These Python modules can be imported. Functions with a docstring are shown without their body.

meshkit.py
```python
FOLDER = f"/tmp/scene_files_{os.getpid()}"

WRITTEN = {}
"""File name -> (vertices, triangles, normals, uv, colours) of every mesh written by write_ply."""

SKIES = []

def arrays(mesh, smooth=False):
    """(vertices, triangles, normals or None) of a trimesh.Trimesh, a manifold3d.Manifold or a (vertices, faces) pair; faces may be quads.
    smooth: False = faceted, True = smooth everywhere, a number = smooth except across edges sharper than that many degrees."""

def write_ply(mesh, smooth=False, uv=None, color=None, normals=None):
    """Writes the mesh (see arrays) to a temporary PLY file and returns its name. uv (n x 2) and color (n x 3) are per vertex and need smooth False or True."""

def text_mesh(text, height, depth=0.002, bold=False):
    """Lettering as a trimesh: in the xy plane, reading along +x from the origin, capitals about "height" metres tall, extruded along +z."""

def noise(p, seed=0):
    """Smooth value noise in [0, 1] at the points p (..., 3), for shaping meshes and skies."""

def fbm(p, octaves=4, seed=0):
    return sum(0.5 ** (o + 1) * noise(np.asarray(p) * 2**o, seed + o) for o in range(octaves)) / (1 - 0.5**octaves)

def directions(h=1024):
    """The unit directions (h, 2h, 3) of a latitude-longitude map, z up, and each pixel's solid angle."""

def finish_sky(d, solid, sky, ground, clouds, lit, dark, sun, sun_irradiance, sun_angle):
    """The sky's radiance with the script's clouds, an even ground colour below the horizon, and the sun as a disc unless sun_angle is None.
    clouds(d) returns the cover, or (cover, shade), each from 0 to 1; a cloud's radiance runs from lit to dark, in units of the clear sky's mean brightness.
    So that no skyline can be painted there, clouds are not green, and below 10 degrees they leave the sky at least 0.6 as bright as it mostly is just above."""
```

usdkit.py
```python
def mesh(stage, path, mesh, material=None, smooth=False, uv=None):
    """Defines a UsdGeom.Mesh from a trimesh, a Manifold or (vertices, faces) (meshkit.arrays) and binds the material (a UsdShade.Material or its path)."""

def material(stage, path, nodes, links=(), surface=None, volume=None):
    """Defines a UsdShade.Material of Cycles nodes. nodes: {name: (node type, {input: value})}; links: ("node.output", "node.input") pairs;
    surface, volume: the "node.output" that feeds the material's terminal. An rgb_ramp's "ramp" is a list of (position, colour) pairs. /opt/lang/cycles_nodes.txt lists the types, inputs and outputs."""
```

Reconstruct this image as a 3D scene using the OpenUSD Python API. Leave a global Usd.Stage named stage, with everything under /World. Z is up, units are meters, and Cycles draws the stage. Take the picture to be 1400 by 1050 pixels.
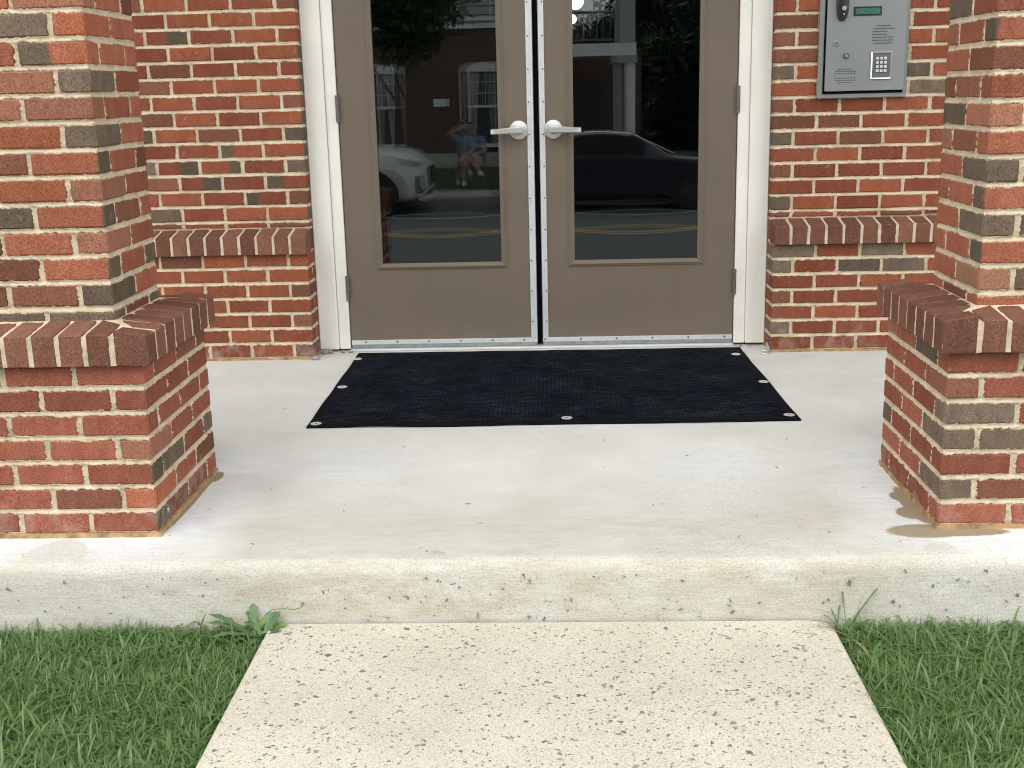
import math, random
import numpy as np, trimesh, manifold3d as m3, usdkit, meshkit
from shapely.geometry import Polygon
from pxr import Usd, UsdGeom, UsdLux, UsdShade, Gf, Sdf, Vt

stage = Usd.Stage.CreateInMemory()
UsdGeom.SetStageUpAxis(stage, "Z"); UsdGeom.SetStageMetersPerUnit(stage, 1.0)
UsdGeom.Xform.Define(stage, "/World"); stage.SetDefaultPrim(stage.GetPrimAtPath("/World"))
UsdGeom.Scope.Define(stage, "/World/Looks")

# ---------------------------------------------------------------- camera, sky, sun, exposure
EXPOSURE = 1.1
F_PX, CAM = 1611.25, (0.0741, -5.5419, 1.1912)
YAW, PITCH, ROLL = -0.03917, 0.2421, -0.02417
SUN_ELEV, SUN_AZ = math.radians(55), math.radians(197)      # direction towards the sun, azimuth = atan2(x, y)

def camera():
    F = np.array([math.sin(YAW)*math.cos(PITCH), math.cos(YAW)*math.cos(PITCH), -math.sin(PITCH)])
    r0 = np.array([math.cos(YAW), -math.sin(YAW), 0]); u0 = np.cross(r0, F)
    r = math.cos(ROLL)*r0 + math.sin(ROLL)*u0; u = -math.sin(ROLL)*r0 + math.cos(ROLL)*u0
    c = UsdGeom.Camera.Define(stage, "/World/camera")
    m = Gf.Matrix4d(*r, 0, *u, 0, *(-F), 0, *CAM, 1)
    c.AddTransformOp().Set(m)
    c.CreateHorizontalApertureAttr(36.0); c.CreateVerticalApertureAttr(27.0)
    c.CreateFocalLengthAttr(36.0*F_PX/1400); c.CreateClippingRangeAttr((0.05, 2000.0))
    c.CreateExposureAttr(EXPOSURE)
camera()

usdkit.material(stage, "/World/Looks/sky_look", {
    "sky": ("sky_texture", {"sky_type": "single_scattering", "sun_disc": False, "sun_elevation": SUN_ELEV, "sun_rotation": SUN_AZ}),
    "tc": ("texture_coordinate", {}),
    "n": ("noise_texture", {"scale": 2.2, "detail": 5.0, "roughness": 0.55}),
    "cl": ("rgb_ramp", {"ramp": [(0.3, (7.15, 7.1, 6.9)), (0.7, (10.25, 10.2, 9.9))]}),
    "mx": ("mix_color", {"fac": 0.90, "use_clamp": False}),
    "bg": ("background_shader", {"strength": 0.118}),
}, [("tc.generated", "n.vector"), ("n.fac", "cl.fac"), ("sky.color", "mx.a"), ("cl.color", "mx.b"), ("mx.result", "bg.color")], surface="bg.background")
dome = UsdLux.DomeLight.Define(stage, "/World/sky"); dome.CreateIntensityAttr(1.0)
UsdShade.MaterialBindingAPI.Apply(dome.GetPrim()).Bind(UsdShade.Material.Get(stage, "/World/Looks/sky_look"))
dome.GetPrim().SetCustomDataByKey("kind", "structure")
sun = UsdLux.DistantLight.Define(stage, "/World/sun")
sun.CreateIntensityAttr(0.18); sun.CreateAngleAttr(50.0); sun.CreateNormalizeAttr(True); sun.CreateColorAttr(Gf.Vec3f(1.0, 0.965, 0.91))
_d = np.array([math.sin(SUN_AZ)*math.cos(SUN_ELEV), math.cos(SUN_AZ)*math.cos(SUN_ELEV), math.sin(SUN_ELEV)])
_x = np.cross([0, 0, 1], _d); _x /= np.linalg.norm(_x); _y = np.cross(_d, _x)
sun.AddTransformOp().Set(Gf.Matrix4d(*_x, 0, *_y, 0, *_d, 0, 0, 0, 20, 1))

# ---------------------------------------------------------------- helpers
rng = np.random.default_rng(7)
taken = {}
def numbered(parent, name):
    k = taken.get((parent, name), 0); taken[(parent, name)] = k+1
    return f"{parent}/{name}" + (f"_{k:03d}" if k else "")
def tag(prim, **kw):
    for k, v in kw.items():
        if v: prim.SetCustomDataByKey(k, v)
class Thing:
    pass
def thing(name, label=None, category=None, base=(0, 0, 0), group=None, kind=None):
    t = Thing(); t.path = numbered("/World", name); t.base = np.array(base, float)
    x = UsdGeom.Xform.Define(stage, t.path); x.AddTranslateOp().Set(Gf.Vec3d(*map(float, base)))
    t.prim = x.GetPrim(); tag(t.prim, label=label, category=category, group=group, kind=kind)
    return t
def part(parent, name, mesh, mat, smooth=False, uv=None, **kw):
    """A Mesh under a thing or under another part; vertices are given in world coordinates."""
    t = Thing(); t.base = parent.base if parent else np.zeros(3); t.path = numbered(parent.path if parent else "/World", name)
    v, f, n = meshkit.arrays(mesh, smooth)
    m = usdkit.mesh(stage, t.path, (v - t.base, f), LOOK[mat] if isinstance(mat, str) else mat, smooth=False, uv=uv)
    if n is not None:
        m.CreateNormalsAttr(Vt.Vec3fArray.FromNumpy(n.astype(np.float32))); m.SetNormalsInterpolation("vertex")
    t.prim = m.GetPrim(); t.mesh = m; tag(t.prim, **kw)
    return t
def primvar(t, name, data):
    UsdGeom.PrimvarsAPI(t.mesh).CreatePrimvar(name, Sdf.ValueTypeNames.Color3fArray, "vertex").Set(Vt.Vec3fArray.FromNumpy(np.asarray(data, np.float32)))
cat = trimesh.util.concatenate
def box(x0, x1, y0, y1, z0, z1):
    m = trimesh.creation.box([x1-x0, y1-y0, z1-z0]); m.apply_translation([(x0+x1)/2, (y0+y1)/2, (z0+z1)/2]); return m

# chamfered box template in [-1,1]^3: 24 vertices, 44 triangles
def _tmpl():
    v = []
    for sx in (-1, 1):
        for sy in (-1, 1):
            for sz in (-1, 1):
                for ax in range(3): v.append((sx, sy, sz, ax))
    s = np.array([a[:3] for a in v], float); ax = np.array([a[3] for a in v])
    p = s*0.8; p[np.arange(24), ax] = s[np.arange(24), ax]*1.0
    h = trimesh.convex.convex_hull(p); 
    idx = [int(np.argmin(np.linalg.norm(p - q, axis=1))) for q in h.vertices]
    f = np.array(idx)[h.faces]
    return s, ax, f
_S, _AX, _F = _tmpl()
def chamfer_v(half, c):
    """24 vertices of a box with half sizes and chamfer c, about the origin."""
    p = _S*(np.asarray(half) - c); i = np.arange(24); p[i, _AX] = (_S*np.asarray(half))[i, _AX]; return p
def cbox(x0, x1, y0, y1, z0, z1, c=0.003):
    p = chamfer_v([(x1-x0)/2, (y1-y0)/2, (z1-z0)/2], c) + [(x0+x1)/2, (y0+y1)/2, (z0+z1)/2]
    return trimesh.Trimesh(p, _F, process=False)
def hexa(c8, c=0.003, jit=0.0, r=None):
    """Chamfered hexahedron: c8[i][j][k] corners (x low/high, y low/high, z low/high)."""
    c8 = np.asarray(c8, float); ext = np.array([np.linalg.norm(c8[1, 0, 0]-c8[0, 0, 0]), np.linalg.norm(c8[0, 1, 0]-c8[0, 0, 0]), np.linalg.norm(c8[0, 0, 1]-c8[0, 0, 0])])
    p = chamfer_v(np.maximum(ext/2, 1e-4), min(c, ext.min()*0.4)) / np.maximum(ext/2, 1e-4)
    w = (p + 1)/2; out = np.zeros((24, 3))
    for i in (0, 1):
        for j in (0, 1):
            for k in (0, 1):
                out += (np.where(i, w[:, 0], 1-w[:, 0])*np.where(j, w[:, 1], 1-w[:, 1])*np.where(k, w[:, 2], 1-w[:, 2]))[:, None]*c8[i, j, k]
    if jit: out += r.uniform(-jit, jit, out.shape)
    return trimesh.Trimesh(out, _F, process=False)
def cyl(p0, p1, r, n=16, r2=None):
    p0, p1 = np.array(p0, float), np.array(p1, float); d = p1-p0; L = np.linalg.norm(d); d /= L
    a = np.cross(d, [0, 0, 1] if abs(d[2]) < .9 else [1, 0, 0]); a /= np.linalg.norm(a); b = np.cross(d, a)
    t = np.linspace(0, 2*np.pi, n, endpoint=False); r2 = r if r2 is None else r2
    ring = np.cos(t)[:, None]*a + np.sin(t)[:, None]*b
    v = np.vstack([p0+ring*r, p1+ring*r2, [p0], [p1]]); f = []
    for i in range(n):
        j = (i+1) % n; f += [(i, j, n+j), (i, n+j, n+i), (2*n, j, i), (2*n+1, n+i, n+j)]
    m = trimesh.Trimesh(v, f, process=False)
    if m.volume < 0: m.invert()
    return m
def hull(points): return trimesh.convex.convex_hull(np.asarray(points, float))
def grid_mesh(P):
    """P (n, m, 3) grid of points -> (v, f)"""
    n, m = P.shape[:2]; i = np.arange(n*m).reshape(n, m)
    a, b, c, d = i[:-1, :-1].ravel(), i[1:, :-1].ravel(), i[1:, 1:].ravel(), i[:-1, 1:].ravel()
    return P.reshape(-1, 3), np.vstack([np.stack([a, b, c], 1), np.stack([a, c, d], 1)])
def drop_unused(v, f):
    u, inv = np.unique(f, return_inverse=True); return v[u], inv.reshape(f.shape)

# ---------------------------------------------------------------- materials
LOOK = {}
def mat(name, nodes, links=(), surface="p.BSDF"):
    LOOK[name] = usdkit.material(stage, f"/World/Looks/{name}", nodes, links, surface=surface); return LOOK[name]
def plain(name, col, rough=0.5, metallic=0.0, var=0.12, scale=30.0, bump=0.0, bscale=200.0, **kw):
    c = np.array(col)
    nodes = {"g": ("geometry", {}), "n": ("noise_texture", {"scale": scale, "detail": 4.0}),
             "r": ("rgb_ramp", {"ramp": [(0.25, tuple(c*(1-var))), (0.75, tuple(np.minimum(c*(1+var), 1)))]}),
             "p": ("principled_bsdf", {"roughness": rough, "metallic": metallic, **kw})}
    links = [("g.position", "n.vector"), ("n.fac", "r.fac"), ("r.color", "p.base_color")]
    if bump:
        nodes["n2"] = ("noise_texture", {"scale": bscale, "detail": 3.0}); nodes["b"] = ("bump", {"strength": bump, "distance": 0.002})
        links += [("g.position", "n2.vector"), ("n2.fac", "b.height"), ("b.normal", "p.normal")]
    return mat(name, nodes, links)

def brick_mat(name, c1, c2, flash=None, dark=(0.105, 0.081, 0.060), pits=0.5):
    """c1..c2 blotchy body colour; flash=(u0,u1): beyond that share of its length the brick is kiln-dark."""
    c1, c2 = np.array(c1), np.array(c2)
    nodes = {"g": ("geometry", {}), "a": ("attribute", {"attribute": "st"}), "s": ("separate_xyz", {}),
             "map": ("mapping", {"scale": (1, 1, 0.45)}),
             "n": ("noise_texture", {"scale": 26.0, "detail": 6.0, "roughness": 0.7}),
             "r": ("rgb_ramp", {"ramp": [(0.3, tuple(c1)), (0.7, tuple(c2))]}),
             "grain": ("noise_texture", {"scale": 240.0, "detail": 4.0, "roughness": 0.75}),
             "gr": ("rgb_ramp", {"ramp": [(0.36, (0.55, 0.53, 0.51)), (0.5, (1.0, 1.0, 1.0)), (0.64, (1.35, 1.35, 1.35))]}),
             "val": ("map_range", {"from_min": 0.0, "from_max": 1.0, "to_min": 0.74, "to_max": 1.20}),
             "m1": ("mix_color", {"blend_type": "multiply", "fac": 1.0, "use_clamp": False}),
             "m2": ("mix_color", {"blend_type": "multiply", "fac": 1.0, "use_clamp": False}),
             "sm": ("noise_texture", {"scale": 46.0, "detail": 6.0, "roughness": 0.72}),
             "smr": ("rgb_ramp", {"ramp": [(0.62, (0, 0, 0)), (0.74, (0.55, 0.55, 0.55))]}),
             "m3": ("mix_color", {"b": (0.40, 0.33, 0.26)}),
             "vor": ("noise_texture", {"scale": 150.0, "detail": 5.0, "roughness": 0.7}),
             "b": ("bump", {"strength": pits, "distance": 0.0032}),
             "p": ("principled_bsdf", {"roughness": 0.92, "specular_ior_level": 0.1})}
    links = [("g.position", "map.vector"), ("map.vector", "n.vector"), ("n.fac", "r.fac"), ("g.position", "grain.vector"), ("grain.fac", "gr.fac"),
             ("a.vector", "s.vector"), ("s.y", "val.value"), ("g.position", "vor.vector"), ("vor.fac", "b.height"), ("b.normal", "p.normal"),
             ("g.position", "sm.vector"), ("sm.fac", "smr.fac")]
    nodes |= {"ps": ("separate_xyz", {}), "ez": ("map_range", {"from_min": 0.22, "from_max": 0.0, "to_min": 0.0, "to_max": 0.30, "clamp": True}), "en": ("noise_texture", {"scale": 9.0, "detail": 6.0, "roughness": 0.7}),
              "es": ("math", {"math_type": "add"}), "er": ("rgb_ramp", {"ramp": [(0.72, (0, 0, 0)), (0.95, (0.38, 0.38, 0.38))]}), "m4": ("mix_color", {"b": (0.50, 0.45, 0.40)})}
    links += [("g.position", "ps.vector"), ("ps.z", "ez.value"), ("g.position", "en.vector"), ("en.fac", "es.value1"), ("ez.result", "es.value2"), ("es.value", "er.fac"), ("er.color", "m4.fac"), ("m3.result", "m4.a")]
    body = "r.color"
    if flash:
        nodes["w"] = ("noise_texture", {"scale": 14.0, "detail": 3.0})
        nodes["wa"] = ("math", {"math_type": "multiply_add", "value2": 0.16})
        nodes["fr"] = ("map_range", {"range_type": "smoothstep", "from_min": flash[0]+0.08, "from_max": flash[1]+0.08})
        nodes["fm"] = ("mix_color", {"b": dark})
        links += [("g.position", "w.vector"), ("w.fac", "wa.value1"), ("s.x", "wa.value3"), ("wa.value", "fr.value"), ("fr.result", "fm.fac"), ("r.color", "fm.a")]
        body = "fm.result"
    links += [(body, "m1.a"), ("gr.color", "m1.b"), ("m1.result", "m2.a"), ("val.result", "m2.b"),
              ("m2.result", "m3.a"), ("smr.color", "m3.fac"), ("m4.result", "p.base_color")]
    mat(name, nodes, links)
RED1, RED2 = (0.235, 0.078, 0.044), (0.310, 0.118, 0.074)
WALL1, WALL2 = (0.190, 0.058, 0.031), (0.255, 0.086, 0.048)
brick_mat("brick_red", RED1, RED2)
brick_mat("base_red", (0.210, 0.067, 0.042), (0.285, 0.104, 0.070)); brick_mat("base_flash_end", (0.210, 0.067, 0.042), (0.285, 0.104, 0.070), (0.955, 0.985))
brick_mat("brick_bright", (0.28, 0.088, 0.044), (0.33, 0.118, 0.066))
brick_mat("wall_red", WALL1, WALL2); brick_mat("wall_flash_half", WALL1, WALL2, (0.50, 0.58)); brick_mat("wall_flash_third", WALL1, WALL2, (0.66, 0.74)); brick_mat("wall_flash_end", WALL1, WALL2, (0.955, 0.985))
brick_mat("brick_pink", (0.240, 0.098, 0.062), (0.275, 0.132, 0.088))
brick_mat("brick_tan", (0.29, 0.14, 0.085), (0.33, 0.18, 0.112))
brick_mat("brick_brown", (0.150, 0.066, 0.042), (0.200, 0.085, 0.055))
brick_mat("brick_dark", (0.105, 0.079, 0.058), (0.165, 0.125, 0.092))
brick_mat("brick_flash_half", RED1, RED2, (0.50, 0.58))
brick_mat("brick_flash_third", RED1, RED2, (0.66, 0.74))
brick_mat("brick_flash_end", RED1, RED2, (0.955, 0.985))
brick_mat("brick_cap", (0.135, 0.062, 0.043), (0.190, 0.091, 0.064), pits=0.75)
BR = dict(r="brick_red", R="brick_bright", p="brick_pink", t="brick_tan", b="brick_brown", d="brick_dark", h="brick_flash_half", f="brick_flash_third", e="brick_flash_end")

mat("mortar", {"g": ("geometry", {}), "n": ("noise_texture", {"scale": 17.0, "detail": 5.0, "roughness": 0.6}),
    "r": ("rgb_ramp", {"ramp": [(0.28, (0.42, 0.345, 0.24)), (0.5, (0.585, 0.49, 0.355)), (0.72, (0.67, 0.585, 0.445))]}),
    "n2": ("noise_texture", {"scale": 420.0, "detail": 3.0, "roughness": 0.8}), "r2": ("rgb_ramp", {"ramp": [(0.36, (0.70, 0.68, 0.66)), (0.52, (1.0, 1.0, 1.0)), (0.62, (1.1, 1.1, 1.1))]}),
    "m": ("mix_color", {"blend_type": "multiply", "fac": 1.0, "use_clamp": False}), "b": ("bump", {"strength": 0.6, "distance": 0.0025}),
    "p": ("principled_bsdf", {"roughness": 0.95, "specular_ior_level": 0.2})},
    [("g.position", "n.vector"), ("g.position", "n2.vector"), ("n.fac", "r.fac"), ("n2.fac", "r2.fac"), ("r.color", "m.a"), ("r2.color", "m.b"), ("m.result", "p.base_color"), ("n2.fac", "b.height"), ("b.normal", "p.normal")])
plain("ochre_joint", (0.34, 0.215, 0.105), 0.9, var=0.5, scale=34, bump=0.7, bscale=180)

def concrete(name, lo, hi, stains=False, broom=0.35, speck=0.5):
    lo, hi = np.array(lo), np.array(hi)
    nodes = {"g": ("geometry", {}), "n": ("noise_texture", {"scale": 3.2, "detail": 7.0, "roughness": 0.62}),
        "r": ("rgb_ramp", {"ramp": [(0.3, tuple(lo)), (0.7, tuple(hi))]}),
        "n2": ("noise_texture", {"scale": 230.0, "detail": 4.0, "roughness": 0.8}), "r2": ("rgb_ramp", {"ramp": [(0.37, (1-speck,)*3), (0.48, (1, 1, 1)), (0.62, (1.15, 1.15, 1.15))]}),
        "mp": ("mapping", {"scale": (16.0, 190.0, 190.0)}), "br": ("noise_texture", {"scale": 1.0, "detail": 4.0, "roughness": 0.65}),
        "rb": ("rgb_ramp", {"ramp": [(0.32, (1-0.55*broom,)*3), (0.55, (1, 1, 1))]}),
        "m": ("mix_color", {"blend_type": "multiply", "fac": 1.0, "use_clamp": False}), "m2": ("mix_color", {"blend_type": "multiply", "fac": 1.0, "use_clamp": False}),
        "add": ("math", {"math_type": "multiply_add", "value2": 0.5}), "b": ("bump", {"strength": 0.45, "distance": 0.0022}),
        "p": ("principled_bsdf", {"roughness": 0.92, "specular_ior_level": 0.25})}
    links = [("g.position", "n.vector"), ("n.fac", "r.fac"), ("g.position", "n2.vector"), ("n2.fac", "r2.fac"), ("g.position", "mp.vector"), ("mp.vector", "br.vector"), ("br.fac", "rb.fac"),
        ("m.result", "m2.a"), ("r2.color", "m.b"), ("rb.color", "m2.b"), ("n2.fac", "add.value1"), ("br.fac", "add.value3"), ("add.value", "b.height"), ("b.normal", "p.normal")]
    if not stains:
        links += [("r.color", "m.a"), ("m2.result", "p.base_color")]
    else:
        nodes |= {"a": ("attribute", {"attribute": "stain"}), "s": ("separate_color", {}),
            "wmap": ("mapping", {"scale": (0.7, 2.2, 2.2)}), "wn": ("noise_texture", {"scale": 11.0, "detail": 5.0, "roughness": 0.65}), "wc": ("map_range", {"from_min": 0.3, "from_max": 0.7, "to_min": 0.35, "to_max": 1.15}),
            "wm": ("math", {"math_type": "multiply", "use_clamp": True}), "mw": ("mix_color", {"b": (0.70, 0.725, 0.755)}),
            "tm": ("math", {"math_type": "multiply", "use_clamp": True}), "mt": ("mix_color", {"b": (0.42, 0.395, 0.325)}),
            "en": ("noise_texture", {"scale": 60.0, "detail": 4.0}), "ea": ("math", {"math_type": "multiply_add", "value2": 0.12}),
            "es": ("map_range", {"range_type": "smoothstep", "from_min": 0.50, "from_max": 0.62}), "mwet": ("mix_color", {"b": (0.27, 0.225, 0.155)})}
        links += [("a.color", "s.color"), ("g.position", "wmap.vector"), ("wmap.vector", "wn.vector"), ("wn.fac", "wc.value"), ("wc.result", "wm.value1"), ("s.r", "wm.value2"), ("wm.value", "mw.fac"), ("r.color", "mt.a"),
            ("wc.result", "tm.value1"), ("s.g", "tm.value2"), ("tm.value", "mt.fac"), ("mt.result", "mw.a"), ("g.position", "en.vector"), ("en.fac", "ea.value1"), ("s.b", "ea.value3"), ("ea.value", "es.value"),
            ("es.result", "mwet.fac"), ("mw.result", "m.a"), ("m2.result", "mwet.a"), ("mwet.result", "p.base_color")]
    mat(name, nodes, links)
concrete("porch_concrete", (0.490, 0.494, 0.468), (0.585, 0.590, 0.565), stains=True, broom=0.20, speck=0.28)
concrete("walk_concrete", (0.425, 0.400, 0.330), (0.515, 0.485, 0.41), broom=0.0, speck=0.42)
concrete("pavement_concrete", (0.36, 0.35, 0.32), (0.46, 0.44, 0.4), broom=0.2)
plain("chip_dark", (0.165, 0.162, 0.145), 0.8, var=0.6, scale=45)
mat("door_paint", {"g": ("geometry", {}), "n": ("noise_texture", {"scale": 2.0, "detail": 5.0}), "r": ("rgb_ramp", {"ramp": [(0.3, (0.128, 0.102, 0.075)), (0.7, (0.152, 0.121, 0.089))]}),
    "mp": ("mapping", {"scale": (46.0, 46.0, 7.0), "rotation": (0.0, 0.35, 0.0)}), "sn": ("noise_texture", {"scale": 1.0, "detail": 6.0, "roughness": 0.75}), "sr": ("rgb_ramp", {"ramp": [(0.70, (0, 0, 0)), (0.80, (0.4, 0.4, 0.4))]}),
    "m": ("mix_color", {"b": (0.30, 0.27, 0.23)}), "sp": ("separate_xyz", {}), "dz": ("map_range", {"from_min": 0.16, "from_max": 0.03, "to_min": 0.0, "to_max": 0.30, "clamp": True}), "dn": ("noise_texture", {"scale": 8.0, "detail": 5.0}), "dm": ("math", {"math_type": "multiply"}),
    "m2": ("mix_color", {"b": (0.22, 0.19, 0.15)}), "n2": ("noise_texture", {"scale": 420.0, "detail": 2.0}), "b": ("bump", {"strength": 0.08, "distance": 0.002}), "p": ("principled_bsdf", {"roughness": 0.45})},
    [("g.position", "n.vector"), ("n.fac", "r.fac"), ("g.position", "mp.vector"), ("mp.vector", "sn.vector"), ("sn.fac", "sr.fac"), ("sr.color", "m.fac"), ("r.color", "m.a"), ("g.position", "sp.vector"), ("sp.z", "dz.value"), ("g.position", "dn.vector"), ("dn.fac", "dm.value1"), ("dz.result", "dm.value2"),
     ("dm.value", "m2.fac"), ("m.result", "m2.a"), ("m2.result", "p.base_color"), ("g.position", "n2.vector"), ("n2.fac", "b.height"), ("b.normal", "p.normal")])
plain("white_paint", (0.76, 0.755, 0.70), 0.5, var=0.05, scale=5.0, bump=0.1, bscale=90)
plain("aluminium", (0.64, 0.665, 0.69), 0.40, 0.40, var=0.08, scale=40)
plain("lever_metal", (0.56, 0.56, 0.55), 0.36, 0.9, var=0.05, scale=60)
plain("screw_metal", (0.10, 0.10, 0.11), 0.5, 0.7)
plain("hinge_metal", (0.165, 0.15, 0.135), 0.45, 0.6, var=0.3, scale=70)
plain("black_rubber", (0.0045, 0.0055, 0.0085), 0.8, specular_ior_level=0.05)
plain("brush_grey", (0.22, 0.235, 0.22), 0.9, var=0.25, scale=35, bump=0.4, bscale=300)
plain("panel_steel", (0.22, 0.235, 0.235), 0.45, 0.35, var=0.07, scale=6)
plain("panel_flange", (0.21, 0.225, 0.225), 0.5, 0.35, var=0.08, scale=9)
plain("chrome", (0.80, 0.80, 0.80), 0.2, 0.95)
plain("key_metal", (0.66, 0.67, 0.68), 0.35, 0.6)
plain("black_plastic", (0.010, 0.011, 0.013), 0.3)
plain("keypad_grey", (0.10, 0.11, 0.115), 0.5)
plain("lcd_green", (0.03, 0.13, 0.085), 0.25, var=0.5, scale=160)
plain("print_ink", (0.06, 0.065, 0.07), 0.6)
plain("crumb", (0.27, 0.25, 0.22), 0.95, var=0.4, scale=60, bump=0.6, bscale=150)
plain("soil", (0.085, 0.085, 0.045), 0.95, var=0.4, scale=50)
plain("asphalt", (0.115, 0.120, 0.126), 0.9, var=0.25, scale=40)
plain("road_white", (0.62, 0.62, 0.60), 0.8); plain("road_yellow", (0.72, 0.46, 0.09), 0.8)
plain("far_grass", (0.035, 0.075, 0.018), 0.95, var=0.4, scale=4.0, bump=0.8, bscale=30)
plain("siding", (0.30, 0.33, 0.335), 0.7); plain("trim_white", (0.66, 0.67, 0.68), 0.6)
plain("pane_dark", (0.045, 0.055, 0.06), 0.08); plain("curtain", (0.42, 0.42, 0.4), 0.9)
plain("car_white", (0.70, 0.71, 0.73), 0.25, coat_weight=0.6); plain("car_navy", (0.006, 0.008, 0.018), 0.25, coat_weight=0.3)
plain("car_glass", (0.008, 0.009, 0.010), 0.15, specular_ior_level=0.15); plain("tyre", (0.014, 0.014, 0.015), 0.85); plain("rim_dark", (0.10, 0.10, 0.105), 0.35, 0.8); plain("grille_black", (0.006, 0.006, 0.007), 0.4)
plain("lamp_lens", (0.30, 0.33, 0.35), 0.1)
plain("bark", (0.06, 0.05, 0.04), 0.95, var=0.4, scale=20)
plain("skin", (0.46, 0.28, 0.20), 0.6); plain("shirt_blue", (0.20, 0.25, 0.36), 0.9); plain("shorts_khaki", (0.50, 0.44, 0.34), 0.9); plain("hair_dark", (0.03, 0.02, 0.015), 0.7); plain("shoe_white", (0.72, 0.71, 0.69), 0.7)
plain("lobby_dark", (0.055, 0.052, 0.05), 0.8); plain("roof_white", (0.62, 0.61, 0.58), 0.8)
mat("globe_light", {"e": ("emission", {"color": (1.0, 0.93, 0.82), "strength": 2.2})}, surface="e.emission")

mat("far_brick", {"g": ("geometry", {}), "s": ("separate_xyz", {}), "c": ("combine_xyz", {}), "ad": ("math", {"math_type": "add"}),
    "k": ("brick_texture", {"scale": 1.0, "brick_width": 0.2, "row_height": 0.072, "mortar_size": 0.006, "color1": (0.085, 0.032, 0.024), "color2": (0.055, 0.027, 0.021), "mortar": (0.20, 0.17, 0.14)}),
    "p": ("principled_bsdf", {"roughness": 0.9})},
    [("g.position", "s.vector"), ("s.x", "ad.value1"), ("s.y", "ad.value2"), ("ad.value", "c.x"), ("s.z", "c.y"), ("c.vector", "k.vector"), ("k.color", "p.base_color")])

mat("glass_pane", {"f": ("fresnel", {"IOR": 1.66}), "t": ("transparent_bsdf", {"color": (0.80, 0.85, 0.84)}), "gl": ("glossy_bsdf", {"color": (0.93, 0.97, 1.0), "roughness": 0.0}), "m": ("mix_closure", {})},
    [("f.fac", "m.fac"), ("t.BSDF", "m.closure1"), ("gl.BSDF", "m.closure2")], surface="m.closure")

def leaf_mat(name, a, b, c, trans=0.3):
    mat(name, {"g": ("geometry", {}), "r": ("rgb_ramp", {"ramp": [(0.0, a), (0.5, b), (1.0, c)]}), "p": ("principled_bsdf", {"roughness": 0.36, "specular_ior_level": 0.55}), "t": ("translucent_bsdf", {}), "m": ("mix_closure", {"fac": trans})},
        [("g.random_per_island", "r.fac"), ("r.color", "p.base_color"), ("r.color", "t.color"), ("p.BSDF", "m.closure1"), ("t.BSDF", "m.closure2")], surface="m.closure")
leaf_mat("grass_blade", (0.115, 0.200, 0.062), (0.185, 0.290, 0.108), (0.40, 0.49, 0.26))
leaf_mat("grass_dry", (0.30, 0.27, 0.14), (0.36, 0.32, 0.18), (0.25, 0.25, 0.10))
leaf_mat("weed_leaf", (0.10, 0.19, 0.07), (0.16, 0.29, 0.09), (0.26, 0.42, 0.09), 0.25)
leaf_mat("weed_lime", (0.22, 0.36, 0.07), (0.28, 0.44, 0.09), (0.33, 0.48, 0.12), 0.3)
leaf_mat("weed_deep", (0.075, 0.145, 0.06), (0.095, 0.175, 0.07), (0.12, 0.20, 0.085), 0.2)
leaf_mat("tree_leaf", (0.02, 0.055, 0.012), (0.04, 0.09, 0.02), (0.08, 0.14, 0.03))
leaf_mat("wood_leaf", (0.015, 0.035, 0.012), (0.025, 0.055, 0.018), (0.05, 0.09, 0.025))
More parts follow.
